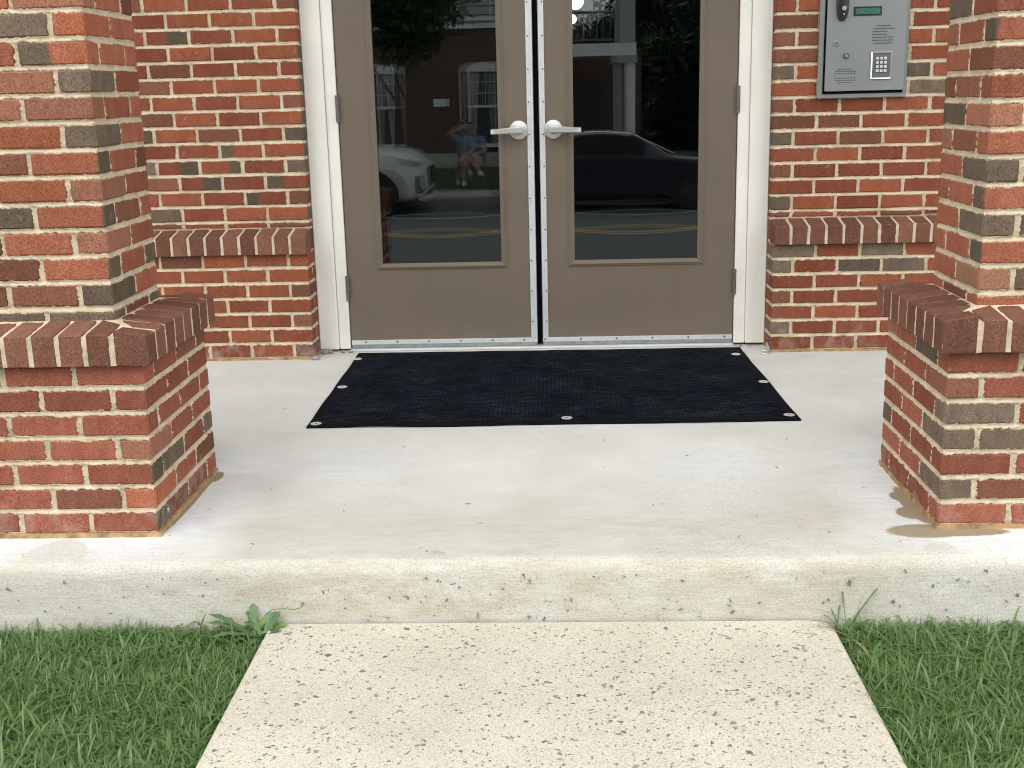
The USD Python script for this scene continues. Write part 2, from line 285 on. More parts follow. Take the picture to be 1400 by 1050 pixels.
mat("mat_carpet", {"g": ("geometry", {}), "mp": ("mapping", {"scale": (1, 1, 1)}),
    "k": ("brick_texture", {"scale": 1.0, "brick_width": 0.034, "row_height": 0.0125, "mortar_size": 0.0032, "mortar_smooth": 0.4, "color1": (3.4, 3.4, 3.4), "color2": (1.0, 1.0, 1.0), "mortar": (0.15, 0.15, 0.15)}),
    "n": ("noise_texture", {"scale": 5.0, "detail": 7.0, "roughness": 0.65}), "r": ("rgb_ramp", {"ramp": [(0.32, (0.0038, 0.0052, 0.0095)), (0.56, (0.0085, 0.0108, 0.0170)), (0.74, (0.0200, 0.0215, 0.0260))]}),
    "f": ("noise_texture", {"scale": 330.0, "detail": 3.0}), "fr": ("rgb_ramp", {"ramp": [(0.3, (0.5, 0.5, 0.5)), (0.64, (1.1, 1.1, 1.1)), (0.70, (2.2, 2.2, 2.2)), (0.77, (7.0, 7.0, 7.0))]}),
    "m": ("mix_color", {"blend_type": "multiply", "fac": 1.0, "use_clamp": False}), "m2": ("mix_color", {"blend_type": "multiply", "fac": 0.92, "use_clamp": False}),
    "ad": ("math", {"math_type": "multiply_add", "value2": 0.35}), "b": ("bump", {"strength": 0.8, "distance": 0.003}), "p": ("principled_bsdf", {"roughness": 0.95, "specular_ior_level": 0.04})},
    [("g.position", "k.vector"), ("g.position", "n.vector"), ("g.position", "f.vector"), ("n.fac", "r.fac"), ("f.fac", "fr.fac"), ("r.color", "m.a"), ("fr.color", "m.b"), ("m.result", "m2.a"), ("k.color", "m2.b"), ("m2.result", "p.base_color"),
     ("f.fac", "ad.value1"), ("k.color", "ad.value3"), ("ad.value", "b.height"), ("b.normal", "p.normal")])

# ---------------------------------------------------------------- masonry
L, J = 0.199, 0.0138
LEN, HD = L-J, (L-2*J)/2
HB, HS = 0.0709, 0.0719            # course heights of the bases and of the shafts
Z7, ZS = 7*HB, 0.638               # top of the seven base courses; first bed of the shaft
YP, XL, XR = -2.455, -1.051, 1.113 # front face and inner faces of the pillar bases
YB, YU = -0.1825, -0.100           # faces of the wall below and above the sill
BASE_W, INSET = 3*L-J, 0.099

def brick(parent, x0, x1, y0, y1, z0, z1, code, flip=False, along="x", r=rng, name="brick"):
    half = np.array([(x1-x0)/2, (y1-y0)/2, (z1-z0)/2]); c = 0.0042
    v = chamfer_v(half, c)
    v += r.uniform(-0.0011, 0.0011, v.shape)
    v *= 1 + r.uniform(-0.004, 0.004, 3); a = r.uniform(-0.004, 0.004)
    v = v @ np.array([[1, 0, a], [0, 1, 0], [-a*3, 0, 1]]) if along == "x" else v
    u = (_S[:, 0] if along == "x" else _S[:, 1])*(np.abs(v[:, 0 if along == "x" else 1])/half[0 if along == "x" else 1])*0.5 + 0.5
    u = np.clip(u, 0, 1)
    if flip: u = 1-u
    uv = np.stack([u, np.full(24, r.random())], 1)
    v = v + [(x0+x1)/2, (y0+y1)/2 + r.uniform(-.0012, .0012), (z0+z1)/2 + r.uniform(-.001, .001)]
    return part(parent, name, (v, _F), BR.get(code, code), uv=uv)

def joint_face(parent, to_world, a0, a1, b0, b1, rects, step=0.0034, seed=0, name="mortar", depth=0.0085):
    """Mortar of one face as a height field: hollow in the joint, squeezed up unevenly over the edges of the bricks.
    rects: (a0,a1,b0,b1) of the bricks on the face; to_world(a, b, h) with h outwards."""
    na, nb = int((a1-a0)/step)+1, int((b1-b0)/step)+1
    A, B = np.meshgrid(np.linspace(a0, a1, na), np.linspace(b0, b1, nb), indexing="ij")
    S = np.full(A.shape, -0.009); rr0 = np.random.default_rng(seed+900)
    for p0, p1, q0, q1 in rects:
        i0, i1 = np.searchsorted(A[:, 0], [p0-.009, p1+.009]); j0, j1 = np.searchsorted(B[0], [q0-.009, q1+.009])
        if i1 <= i0 or j1 <= j0: continue
        x, y = A[i0:i1, j0:j1], B[i0:i1, j0:j1]
        dx, dy = np.minimum(x-p0, p1-x), np.minimum(y-q0, q1-y)
        rc = rr0.choice([.004, .008, .013, .018], p=[.2, .3, .32, .18])      # worn, mortar-filled corners
        d = rc - np.hypot(np.maximum(rc-dx, 0), np.maximum(rc-dy, 0)); d = np.where(np.minimum(dx, dy) > rc, np.minimum(dx, dy), d)
        S[i0:i1, j0:j1] = np.maximum(S[i0:i1, j0:j1], d)
    P = np.stack([A*1.0, B*1.0, np.zeros_like(A)+seed*3.1], -1)
    n1, n2, n3 = meshkit.noise(P*70, seed), meshkit.noise(P*190, seed+5), meshkit.fbm(P*9, 3, seed+9)
    s = S - (n1-.5)*0.0056 - (n2-.5)*0.0062 - (n3-.47)*0.0100
    hollow = -depth*np.clip(-s/0.004, 0, 1)**1.0*0.55
    qs0 = np.unique(np.round([q[2] for q in rects], 4)); qs1 = np.unique(np.round([q[3] for q in rects], 4)); W_ = np.full(nb, 1.15); bb = B[0]
    for q1 in qs1:
        up = qs0[qs0 > q1]
        if len(up) and up[0]-q1 < .03: W_ = np.where((bb >= q1) & (bb <= up[0]), .15+1.75*np.clip((bb-q1)/(up[0]-q1), 0, 1)**1.5, W_)
    hollow = hollow*W_[None, :]
    h = -0.0012 + hollow + (n2-.5)*0.0016 + (n1-.5)*0.0014
    h = np.where(s > 0, h - 0.0105*np.clip(s/0.0055, 0, 1)**1.3, h)
    v = to_world(A.ravel(), B.ravel(), h.ravel())
    _, f = grid_mesh(v.reshape(na, nb, 3))
    keep = (s.ravel()[f] < 0.0075).any(1)
    v, f = drop_unused(v, f[keep])
    t = f[0]; out = to_world(np.array([a0, a0]), np.array([b0, b0]), np.array([0., 1.])); out = out[1]-out[0]
    nsum = np.cross(v[f[:, 1]]-v[f[:, 0]], v[f[:, 2]]-v[f[:, 0]]).sum(0)
    if nsum @ out < 0: f = f[:, ::-1]
    return part(parent, name, (v, f), "mortar", smooth=True)

def rough(mesh, size, amp, scale, seed=0):
    m = mesh.copy(); v, f = trimesh.remesh.subdivide_to_size(m.vertices, m.faces, size, max_iter=12)
    m = trimesh.Trimesh(v, f, process=True); n = m.vertex_normals
    d = (meshkit.fbm(m.vertices*scale, 3, seed)-.5)*2*amp
    m.vertices = m.vertices + n*d[:, None]
    return m

def pillar(side, label):
    """side -1: the pillar whose inner face looks to +x; the other is its mirror image with bricks of its own."""
    r = np.random.default_rng(100+side); X = XL if side < 0 else XR
    t = thing("brick_pillar", label, "pillar", (X + side*BASE_W/2, YP+BASE_W/2, 0))
    mx = (lambda u: X - u) if side < 0 else (lambda u: X + u)          # u: distance from the inner face, outwards
    def put(u0, u1, y0, y1, z0, z1, code, along, dark_in=True, name="brick"):
        a, b = sorted((mx(u0), mx(u1)))
        flip = ((side > 0) if along == "x" else True) ^ (code == "H"); code = "h" if code == "H" else code
        if z1 < Z7+.01: code = {"r": "base_red", "e": "base_flash_end"}.get(code, code)
        _ = True                     # dark end at the inner or the front end
        return brick(t, a, b, YP+y0, YP+y1, z0, z1, code, flip, along, r, name)
    rnd = lambda pool="rrrrRpbdreb": pool[r.integers(len(pool))]
    if side < 0:
        front = {0: "b", 1: "eb", 2: "r", 3: "ed", 4: "R", 5: "eb", 6: "R", 7: "pp", 8: "p", 9: "Hr", 10: "d", 11: "pR", 12: "d", 13: "rr"}
        inner = {0: "dr", 1: "r", 2: "pr", 3: "b", 4: "pr", 5: "r", 6: "dr", 7: "r", 8: "dr", 9: "r", 10: "Rr", 11: "r", 12: "rr", 13: "b"}
        bfront = {1: "err", 2: "br", 3: "err", 4: "rr", 5: "rrr", 6: "rr", 7: "rrr"}
        binner = {1: "brd", 2: "Rrb", 3: "dr", 4: "prr", 5: "rr", 6: "rrr", 7: "rb"}
    else:
        front = {0: "d", 1: "eR", 2: "d", 3: "er", 4: "r", 5: "rr", 6: "d", 7: "rp", 8: "t", 9: "er", 10: "d", 11: "rr", 12: "r", 13: "rp"}
        inner = {0: "tr", 1: "r", 2: "dr", 3: "r", 4: "dr", 5: "b", 6: "pd", 7: "p", 8: "br", 9: "r", 10: "rd", 11: "r", 12: "rr", 13: "b"}
        bfront = {1: "rr", 2: "bb", 3: "rr", 4: "dd", 5: "drr", 6: "rr", 7: "rrr"}
        binner = {1: "rr", 2: "drr", 3: "rr", 4: "drr", 5: "rr", 6: "prr", 7: "dr"}
    def ring(n, off, z0, z1, typeA, fr, inn, bucket):
        W = n*L-J; o = off
        ends = [i*L for i in range(n)]
        if typeA:    # stretchers run along the sides, their ends show in front
            for i, e in enumerate(ends):
                put(o, o+HD, o+e, o+e+LEN, z0, z1, inn[i] if i < len(inn) else rnd(), "y")
                put(o+W-HD, o+W, o+e, o+e+LEN, z0, z1, rnd(), "y")
            for i in range(n-1):
                e = HD+J+i*L
                put(o+e, o+e+LEN, o, o+HD, z0, z1, fr[i] if i < len(fr) else rnd(), "x")
                put(o+e, o+e+LEN, o+W-HD, o+W, z0, z1, rnd(), "x")
            bucket["front"] += [(0, HD), (W-HD, W)] and [(a, b, z0, z1) for a, b in [(0, HD), (W-HD, W)] + [(HD+J+i*L, HD+J+i*L+LEN) for i in range(n-1)]]
            bucket["side"] += [(e, e+LEN, z0, z1) for e in ends]
        else:
            for i, e in enumerate(ends):
                put(o+e, o+e+LEN, o, o+HD, z0, z1, fr[i] if i < len(fr) else rnd(), "x")
                put(o+e, o+e+LEN, o+W-HD, o+W, z0, z1, rnd(), "x")
            for i in range(n-1):
                e = HD+J+i*L
                put(o, o+HD, o+e, o+e+LEN, z0, z1, inn[i] if i < len(inn) else rnd(), "y")
                put(o+W-HD, o+W, o+e, o+e+LEN, z0, z1, rnd(), "y")
            bucket["front"] += [(e, e+LEN, z0, z1) for e in ends]
            bucket["side"] += [(a, b, z0, z1) for a, b in [(0, HD), (W-HD, W)] + [(HD+J+i*L, HD+J+i*L+LEN) for i in range(n-1)]]
    def faces(n, off, z0, z1, bucket, seed):
        W = n*L-J; e = 0.0035
        st = lambda fn: (lambda a, b, h: np.stack(fn(a, b, h), 1))
        u2x = lambda u: (X - u) if side < 0 else (X + u)
        joint_face(t, st(lambda a, b, h: (u2x(off+a), YP+off-h, b)), e, W-e, z0, z1, bucket["front"], seed=seed)
        joint_face(t, st(lambda a, b, h: (u2x(off-h), YP+off+a, b)), e, W-e, z0, z1, bucket["side"], seed=seed+1)
        joint_face(t, st(lambda a, b, h: (u2x(off+a), YP+off+W+h, b)), e, W-e, z0, z1, bucket["front"], seed=seed+2, step=0.007)
        joint_face(t, st(lambda a, b, h: (u2x(off+W+h), YP+off+a, b)), e, W-e, z0, z1, bucket["side"], seed=seed+3, step=0.007)
    bk = {"front": [], "side": []}
    for j in range(1, 8):
        z0 = (j-1)*HB + .0145; z1 = j*HB
        ring(3, 0.0, z0, z1, j % 2 == 0, bfront[j], binner[j], bk)
    faces(3, 0.0, 0.004, Z7+.002, bk, 11+side)
    bk = {"front": [], "side": []}
    # thin course of split bricks on top of the cap
    for i in range(2):
        for y0, y1 in ((INSET, INSET+HD), (INSET+2*L-J-HD, INSET+2*L-J)):
            put(INSET+i*L, INSET+i*L+LEN, y0, y1, 0.592, 0.627, "d" if side < 0 else "r", "x", name="split_brick")
    for u0, u1 in ((INSET, INSET+HD), (INSET+2*L-J-HD, INSET+2*L-J)):
        put(u0, u1, INSET+HD+J, INSET+HD+J+LEN, 0.592, 0.627, "b", "y", name="split_brick")
    bk["front"] += [(0, LEN, .592, .627), (L, L+LEN, .592, .627)]; bk["side"] += [(0, HD, .592, .627), (HD+J, HD+J+LEN, .592, .627), (2*L-J-HD, 2*L-J, .592, .627)]
    K = 18
    for k in range(K):
        z0 = ZS + k*HS + J/2; z1 = ZS + (k+1)*HS - J/2
        ring(2, INSET, z0, z1, k % 2 == 0, front.get(k, ""), inner.get(k, ""), bk)
    faces(2, INSET, 0.592, ZS+K*HS, bk, 21+side)
    # solid core behind the joints
    a, b = sorted((mx(0.012), mx(BASE_W-.012))); core = box(a, b, YP+.012, YP+BASE_W-.012, 0.003, Z7)
    a, b = sorted((mx(INSET+.012), mx(INSET+2*L-J-.012))); core2 = box(a, b, YP+INSET+.012, YP+INSET+2*L-J-.012, Z7, ZS+K*HS)
    part(t, "core", cat([core, core2]), "mortar")
    a, b = sorted((mx(INSET+.002), mx(INSET+2*L-J-.002))); part(t, "upper_shaft", box(a, b, YP+INSET+.002, YP+INSET+2*L-J-.002, ZS+K*HS+.004, 5.99), "far_brick")
    # cap of rowlock bricks: local (p, q): p along the run from the inner/front corner, q inwards from the cap's edge
    OV, ZF, ZB, ZU = 0.030, 0.586, 0.603, Z7+0.001
    CW = BASE_W + 2*OV; QS = OV + INSET        # cap width, depth of its top
    ztop = lambda q: ZF + (ZB-ZF)*q/QS
    def capbrick(p0, p1, qb0, qb1, axis, far):
        # qb0/qb1: depth at the two ends of the run
        j = r.uniform(-.0015, .0015, 4); zt = r.uniform(-.002, .002)
        def pt(p, q, top):
            z = ztop(q)+zt if top else ZU+.002
            if axis == "x": u, y = p-OV, (q-OV if not far else BASE_W+OV-q)
            else: y, u = p-OV, (q-OV if not far else BASE_W+OV-q)
            return (mx(u), YP+y, z)
        c8 = [[[pt(p, (0.0 if qq == 0 else (qb0 if pi == 0 else qb1)), k) for k in (0, 1)] for qq in (0, 1)] for pi, p in ((0, p0), (1, p1))]
        m = hexa(c8, 0.0035, 0.0013, r)
        if m.volume < 0: m.invert()
        uv = np.stack([np.full(24, .5), np.full(24, r.random())], 1)
        part(t, "cap_brick", m, "brick_cap", uv=uv)
    CB, PITCH_C, WB = 0.092, 0.0782, 0.0675
    dg = lambda p: max(0.02, min(QS+.004, min(p, CW-p) - 0.008))
    for far in (False, True):
        p = CB + 0.012; n = int(round((CW-2*CB-.012)/PITCH_C)); pit = (CW-2*CB-.012)/n   # runs along x (front, back)
        for i in range(n):
            a = p+i*pit; b = a+pit-.0105
            capbrick(a, b, dg(a), dg(b), "x", far)
        for pc in (0, 1):        # corner bricks lie with the side runs
            pass
        n = int(round(CW/PITCH_C)); pit = (CW+.0105)/n                                    # runs along y (inner, outer)
        for i in range(n):
            a = i*pit; b = a+pit-.0105
            if i in (0, n-1): capbrick(a, b, CB, CB, "y", far)
            else: capbrick(a, b, dg(a)-.006, dg(b)-.006, "y", far)
    e = .0022
    pts = []
    for sx in (0, 1):
        for sy in (0, 1):
            for z, q in ((ZU+.004, e), (ztop(0)-.0035, e), (ztop(QS)-.002, QS+.012)):
                pts.append((mx((q-OV) if sx == 0 else BASE_W+OV-q), YP+((q-OV) if sy == 0 else BASE_W+OV-q), z))
    part(t, "cap_mortar", rough(hull(pts), 0.009, 0.0016, 55, 3), "mortar", smooth=40)
    # stained bedding joint at the foot, a fillet of mortar round the foot of the shaft
    a, b = sorted((mx(-.004), mx(BASE_W+.004))); part(t, "base_joint", rough(box(a, b, YP-.003, YP+BASE_W+.003, -.003, 0.0135), 0.010, 0.0032, 45, 5), "ochre_joint", smooth=40)
    a0 = INSET-.010; W2 = 2*L-J+.020
    pts = [(mx(a0+(W2 if sx else 0)+(i if sx else -i)), YP+a0+(W2 if sy else 0)+(i if sy else -i), z) for sx in (0, 1) for sy in (0, 1) for z, i in ((0.585, .010), (0.599, .004), (0.6035, -.009))]
    part(t, "shaft_fillet", rough(hull(pts), 0.008, 0.002, 60, 8), "mortar", smooth=40)
    return t

def wall(side, label):
    r = np.random.default_rng(300+side); X = -1.060 if side < 0 else 1.060
    t = thing("brick_wall", label, "wall", (X+side*0.7, 0, 0))
    N = 7
    mx = lambda u: X + side*u
    if side < 0:
        up = {0: "errd", 1: "bfrr", 2: "hrhb", 3: "drfh", 4: "efrr", 5: "drbr", 6: "errb", 7: "brrr", 8: "errb", 9: "errb", 10: "errr", 11: "rrrh", 12: "rrrr", 13: "brrr"}
        low = {7: "rrrb", 6: "rrrr", 5: "brrr", 4: "rrrr", 3: "brrr", 2: "rrrr", 1: "brrr"}; up_head = lambda k: k % 2 == 1
        low_head = lambda j: j % 2 == 1; flipx = False
    else:
        up = {0: "drrrr", 1: "rrrrr", 2: "brrrr", 3: "rrrrr", 4: "drbrr", 5: "bbrrr", 6: "brrrr", 7: "rrrdr", 8: "drrdr", 9: "brdrr", 10: "bbrrr", 11: "brdrr", 12: "rrrrr", 13: "drrrr"}
        low = {7: "drdr", 6: "drdd", 5: "rrrr", 4: "brrr", 3: "rrrr", 2: "drrr", 1: "rrrr"}; up_head = lambda k: k % 2 == 0
        low_head = lambda j: j % 2 == 0; flipx = True
    def put(u0, u1, y0, y1, z0, z1, code, along="x", name="brick", flip=None):
        a, b = sorted((mx(u0), mx(u1)))
        code = {"r": "wall_red", "h": "wall_flash_half", "f": "wall_flash_third", "e": "wall_flash_end", "R": "wall_red"}.get(code, code)
        return brick(t, a, b, y0, y1, z0, z1, code, flipx if flip is None else flip, along, r, name)
    def course(z0, z1, Y, head, codes, rects, rret, ret_depth, split=False):
        nm = "split_brick" if split else "brick"
        u, i = 0.0, 0
        while u < N*L:
            w = HD if (head and i == 0) else LEN
            dep = LEN if (head and i == 0) else HD
            c = codes[i] if i < len(codes) else "rrrrrbdrf"[r.integers(9)]
            fl = flipx
            if c in "hf" and r.random() < .5: fl = not fl
            put(u, u+w, Y, Y+min(dep, ret_depth), z0, z1, c, "x", nm, fl)
            rects.append((u, u+w, z0, z1)); u += w+J; i += 1
        if head: rret.append((0, min(LEN, ret_depth), z0, z1))
        else:
            rret.append((0, HD, z0, z1))
            if ret_depth > HD+.03:
                put(0, HD, Y+HD+J, Y+ret_depth, z0, z1, "rb"[r.integers(2)], "y", nm); rret.append((HD+J, ret_depth, z0, z1))
    st = lambda fn: (lambda a, b, h: np.stack(fn(a, b, h), 1))
    def faces(Y, z0, z1, rects, rret, dep, seed):
        joint_face(t, st(lambda a, b, h: (mx(a), Y-h, b)), 0.0035, N*L, z0, z1, rects, seed=seed)
        joint_face(t, st(lambda a, b, h: (mx(-h), Y+a, b)), 0.0035, dep, z0, z1, rret, seed=seed+1)
    rc, rr_ = [], []
    for j in range(1, 8): course((j-1)*HB+.0140, j*HB, YB, low_head(j), low[j], rc, rr_, 0.165)
    faces(YB, 0.004, Z7+.002, rc, rr_, 0.165, 41+side)
    rc, rr_ = [], []
    course(0.611, 0.632, YU, side > 0, "brrb", rc, rr_, 0.085, True)
    K = 18
    for k in range(K): course(ZS+k*HS+J/2, ZS+(k+1)*HS-J/2, YU, up_head(k), up.get(k, ""), rc, rr_, 0.085)
    faces(YU, 0.60, ZS+K*HS, rc, rr_, 0.085, 51+side)
    a, b = sorted((mx(.012), mx(N*L))); part(t, "core", cat([box(a, b, YB+.012, -.012, 0.003, Z7), box(a, b, YU+.012, -.012, Z7, ZS+K*HS)]), "mortar")
    for z0, z1 in ((Z7+.010, .598),):
        put(0.0, HD, YU+.002, -.014, z0, z1, "b", "y", "return_brick")
    a, b = sorted((mx(.004), mx(.02))); part(t, "return_mortar", box(a, b, YU+.002, -.013, Z7, .612), "mortar")
    # rowlock sill, sloping outwards
    yf, zf, zb, yb = YB-.028, 0.584, 0.606, YU+.004
    p, n = 0.0, 0
    while p < N*L:
        w = .0665+r.uniform(-.002, .002); zt = r.uniform(-.002, .002)
        c8 = [[[(mx(pp), y, (Z7+.001 if k == 0 else (zf if y == yf else zb)+zt)) for k in (0, 1)] for y in (yf+r.uniform(-.0015, .0015), yb)] for pp in (p, p+w)]
        for pi in (0, 1):
            c8[pi][0][1] = (c8[pi][0][1][0], c8[pi][0][1][1], zf+zt)
        m = hexa(c8, .0035, .0012, r)
        if m.volume < 0: m.invert()
        part(t, "sill_brick", m, "brick_cap", uv=np.stack([np.full(24, .5), np.full(24, r.random())], 1))
        p += w+.0115
    pts = [(mx(u), y, z) for u in (.004, N*L) for y, z in ((yf+.0035, Z7+.003), (yf+.0035, zf-.003), (yb+.012, zb-.0025), (yb+.012, Z7+.003))]
    part(t, "sill_mortar", rough(hull(pts), .009, .002, 55, 4), "mortar", smooth=40)
    a, b = sorted((mx(-.003), mx(N*L))); part(t, "base_joint", rough(box(a, b, YB-.004, -.02, -.003, 0.0105), .014, .0018, 40, 6), "ochre_joint", smooth=40)
    return t

wall(-1, "brick wall between the left pillar and the white door frame, no panel on it")
wall(1, "brick wall behind the right pillar carrying the grey metal entry panel")
pillar(-1, "brick pillar with stepped rowlock cap left of the porch, beside the dandelion weed")
pillar(1, "brick pillar with stepped rowlock cap right of the porch, wet stain at its foot")

# ---------------------------------------------------------------- porch slab, step and walkway
YN = -2.66
def porch():
    xs = np.concatenate([np.linspace(-5, -2.0, 12)[:-1], np.linspace(-2.0, 2.0, 380), np.linspace(2.0, 5, 12)[1:]])
    prof = [(0.06, -0.002)] + [(y, 0.0) for y in np.linspace(0.02, YN+.052, 250)]
    R = .040
    prof += [(YN+.040-R*math.sin(a), -R+R*math.cos(a)) for a in np.linspace(.12, math.pi/2, 9)]
    prof += [(YN-.001-.012*s, -R-(0.36)*s) for s in np.linspace(.03, 1, 40)]
    prof = np.array(prof)
    P = np.zeros((len(xs), len(prof), 3)); P[..., 0] = xs[:, None]; P[..., 1] = prof[None, :, 0]; P[..., 2] = prof[None, :, 1]
    n = meshkit.fbm(P*2.3, 3, 2)-.5; n2 = meshkit.fbm(P*16, 3, 4)-.5
    near = np.clip((-P[..., 1]-2.2)/.4, 0, 1)
    P[..., 2] += n*.004*np.clip((P[..., 1]+2.6)/-1e9+1, 0, 1)*(P[..., 1] < -.3)
    P[..., 1] += (n2*.006 + n*.008)*near
    v, f = grid_mesh(P)
    x, y, z = v[:, 0], v[:, 1], v[:, 2]
    wob = meshkit.fbm(v*[5, 5, 5], 4, 12)-.5
    def dist(cx, cy, hw, hd): 
        dx, dy = np.maximum(np.abs(x-cx)-hw, 0), np.maximum(np.abs(y-cy)-hd, 0); return np.hypot(dx, dy)
    cyp = YP+BASE_W/2; dL = dist(XL-BASE_W/2, cyp, BASE_W/2, BASE_W/2); dR = dist(XR+BASE_W/2, cyp, BASE_W/2, BASE_W/2)
    white = np.maximum(np.clip(1.05-(dL+wob*.16)/.26, 0, 1), np.clip(1.0-(dR+wob*.16)/.30, 0, 1))*np.clip((y+2.9)/.3+.25, 0, 1)
    white = np.where(z < -.02, white*.5, white)*.95*np.where((z < -.001) & (z > -.03), .35, 1)
    white = np.maximum(white, .45*np.clip(1-np.abs(y+1.9)/.5, 0, 1)*np.clip(1-np.abs(np.abs(x)-.6)/.5, 0, 1))
    tan = np.clip((-y-1.9)/.5, 0, 1)*.62 + np.clip(-z/.012, 0, 1)*.50
    tan = np.clip(tan + wob*.7*(y < -1.9), 0, 1)*(1-white*.7)
    # wet patches running out from under the right pillar and a damp line under the left one
    wet = np.zeros(len(v))
    for cx, cy, rx, ry in ((XR-.035, YP-.012, .105, .052), (XR+.05, YP-.02, .14, .034), (XR-.03, YP+.13, .045, .05), (XR-.02, YP+.27, .035, .045), (XR-.012, YP+.2, .028, .16), (XL+.012, YP+.53, .022, .055), (XL+.004, YP+.3, .011, .28)):
        wet = np.maximum(wet, 1.05-.55*np.hypot((x-cx)/rx, (y-cy)/ry))
    wet = np.where(z < -.004-.004, 0, np.clip(wet, 0, 1))
    t = part(None, "porch_floor", (v, f), "porch_concrete", smooth=True, kind="structure")
    primvar(t, "stain", np.stack([white, tan, wet], 1))
    return t
porch_t = porch()
WZ, WX0, WX1 = -0.165, -0.700, 0.783
def walkway():
    def prof(x0, x1, zt):
        R = .012; a = np.linspace(0, math.pi/2, 5)
        return [(x0, zt-.16)] + [(x0+R-R*math.cos(q), zt-R+R*math.sin(q)) for q in a] + [(x1-R+R*math.sin(q), zt-R+R*math.cos(q)) for q in a] + [(x1, zt-.16)]
    ys = [YN-.0135, YN-.018, YN-.03, YN-.05, YN-.08, -2.9, -3.2, -3.6, -4.0, -4.6, -5.3]
    rows = []
    for y in ys:
        d = max(0, .045-(YN-.0135-y)); cut = .045-math.sqrt(max(.045**2-d*d, 0))
        zt = WZ-.0015 - max(0, -y-3.6)*.3
        rows.append([(x, y, z) for x, z in prof(WX0+cut*.3, WX1-cut, zt)])
    P = np.array(rows); n = P.shape[1]
    # finer across
    top = P[:, 6:8]
    v, f = grid_mesh(P)
    t = part(None, "walkway", (v, f[:, ::-1]), "walk_concrete", smooth=50, kind="structure")
    return t
walk_t = walkway()

def chips(n, x0, x1, y0, y1, z, smin, smax, seed, plane="z", power=2.2, dens=None):
    """Flat angular flecks of exposed stone lying in the surface."""
    r = np.random.default_rng(seed); V, Fc = [], []; k = 0
    for _ in range(n):
        x, y = r.uniform(x0, x1), r.uniform(y0, y1)
        if dens and r.random() > dens(x, y): continue
        s = smin + (smax-smin)*r.random()**power*r.random(); m = r.integers(4, 8); a = np.sort(r.uniform(0, 2*np.pi, m)); rad = s*r.uniform(.6, 1.1, m)
        th = r.uniform(0, np.pi); e = r.uniform(.45, .95)
        px, py = rad*np.cos(a), rad*np.sin(a)*e
        px, py = px*math.cos(th)-py*math.sin(th), px*math.sin(th)+py*math.cos(th)
        if plane == "z": ring = np.stack([x+px, y+py, np.full(m, z)], 1); c = (x, y, z+.0004)
        else: ring = np.stack([x+px, np.full(m, z), y+py], 1); c = (x, z-.0004, y)
        V.append(np.vstack([ring, [c]])); 
        for i in range(m):
            Fc.append((k+i, k+(i+1) % m, k+m) if plane == "z" else (k+(i+1) % m, k+i, k+m)); 
        k += m+1
    return np.vstack(V), np.array(Fc)
cl = lambda sd: (lambda x, y: .25 + 1.5*max(0, float(meshkit.fbm(np.array([x*4., y*4., sd]), 3, sd))-.35))
part(walk_t, "exposed_stone", chips(20000, WX0+.02, WX1-.02, -4.0, YN-.03, WZ+.0002-.0015, .0009, .0120, 5, power=2.7, dens=lambda x, y: .55+.9*max(0, float(meshkit.fbm(np.array([x*3., y*3., 1.]), 3, 1))-.45)), "chip_dark", kind="stuff")
part(porch_t, "exposed_stone", chips(2600, -1.9, 1.9, YN+.06, -.9, .0030, .0008, .0075, 6, power=3.4, dens=lambda x, y: .15+.85*max(0, (-y-1.9)/.7)), "chip_dark", kind="stuff")
part(porch_t, "exposed_stone", chips(1300, -1.5, 1.5, -.17, -.03, YN-.0115, .0009, .0130, 7, "y", 3.0, dens=lambda x, y: .25+.75*math.exp(-(x/.5)**2)), "chip_dark", kind="stuff")

# ---------------------------------------------------------------- ground and lawn
def ground_z(y):
    return np.interp(-np.asarray(y, float), [2.6, 3.6, 6.9, 7.2], [-0.205, -0.215, -0.74, -0.80])
def lawn_base():
    ys = -np.array([2.3, 2.7, 3.2, 3.6, 4.5, 5.5, 6.6]); xs = np.linspace(-40, 40, 81)
    P = np.zeros((len(xs), len(ys), 3)); P[..., 0] = xs[:, None]; P[..., 1] = ys[None]; P[..., 2] = ground_z(ys)[None]
    v, f = grid_mesh(P); part(None, "ground", (v, f), "soil", smooth=True, kind="structure")
lawn_base()
def blades(n, x0, x1, y0, y1, seed, hmin=.024, hmax=.066, w=.0038, keep=None):
    r = np.random.default_rng(seed); x = r.uniform(x0, x1, n); y = r.uniform(y0, y1, n)
    if keep is not None:
        k = keep(x, y, r); x, y = x[k], y[k]; n = len(x)
    cl_ = meshkit.fbm(np.stack([x*7, y*7, x*0], 1), 3, seed)
    h = (hmin + (hmax-hmin)*r.random(n)**1.4)*(.65+.75*cl_); az = r.uniform(0, 2*np.pi, n) ; lean = r.uniform(.15, 1.75, n)
    d = np.stack([np.cos(az), np.sin(az)], 1); s = np.stack([-d[:, 1], d[:, 0]], 1); ww = w*r.uniform(.35, 1.25, n)*(1+.5*(r.random(n) < .06))
    z = ground_z(y); V = np.zeros((n, 7, 3)); tt = [0, .35, .7, 1.0]
    for i, t in enumerate(tt):
        off = lean*h*t**1.8; zz = z + h*t*np.maximum(1-.40*lean*t, .12)
        c = np.stack([x+d[:, 0]*off, y+d[:, 1]*off, zz], 1)
        if i < 3:
            wd = (ww*(1-.25*t*t)/2)[:, None]*s*(1 if i else .8); V[:, 2*i, :2] = c[:, :2]-wd; V[:, 2*i+1, :2] = c[:, :2]+wd; V[:, 2*i, 2] = V[:, 2*i+1, 2] = c[:, 2]
        else: V[:, 6] = c
    base = (np.arange(n)*7)[:, None, None]; f = np.array([[0, 1, 3], [0, 3, 2], [2, 3, 5], [2, 5, 4], [4, 5, 6]])[None] + base
    return V.reshape(-1, 3), f.reshape(-1, 3)
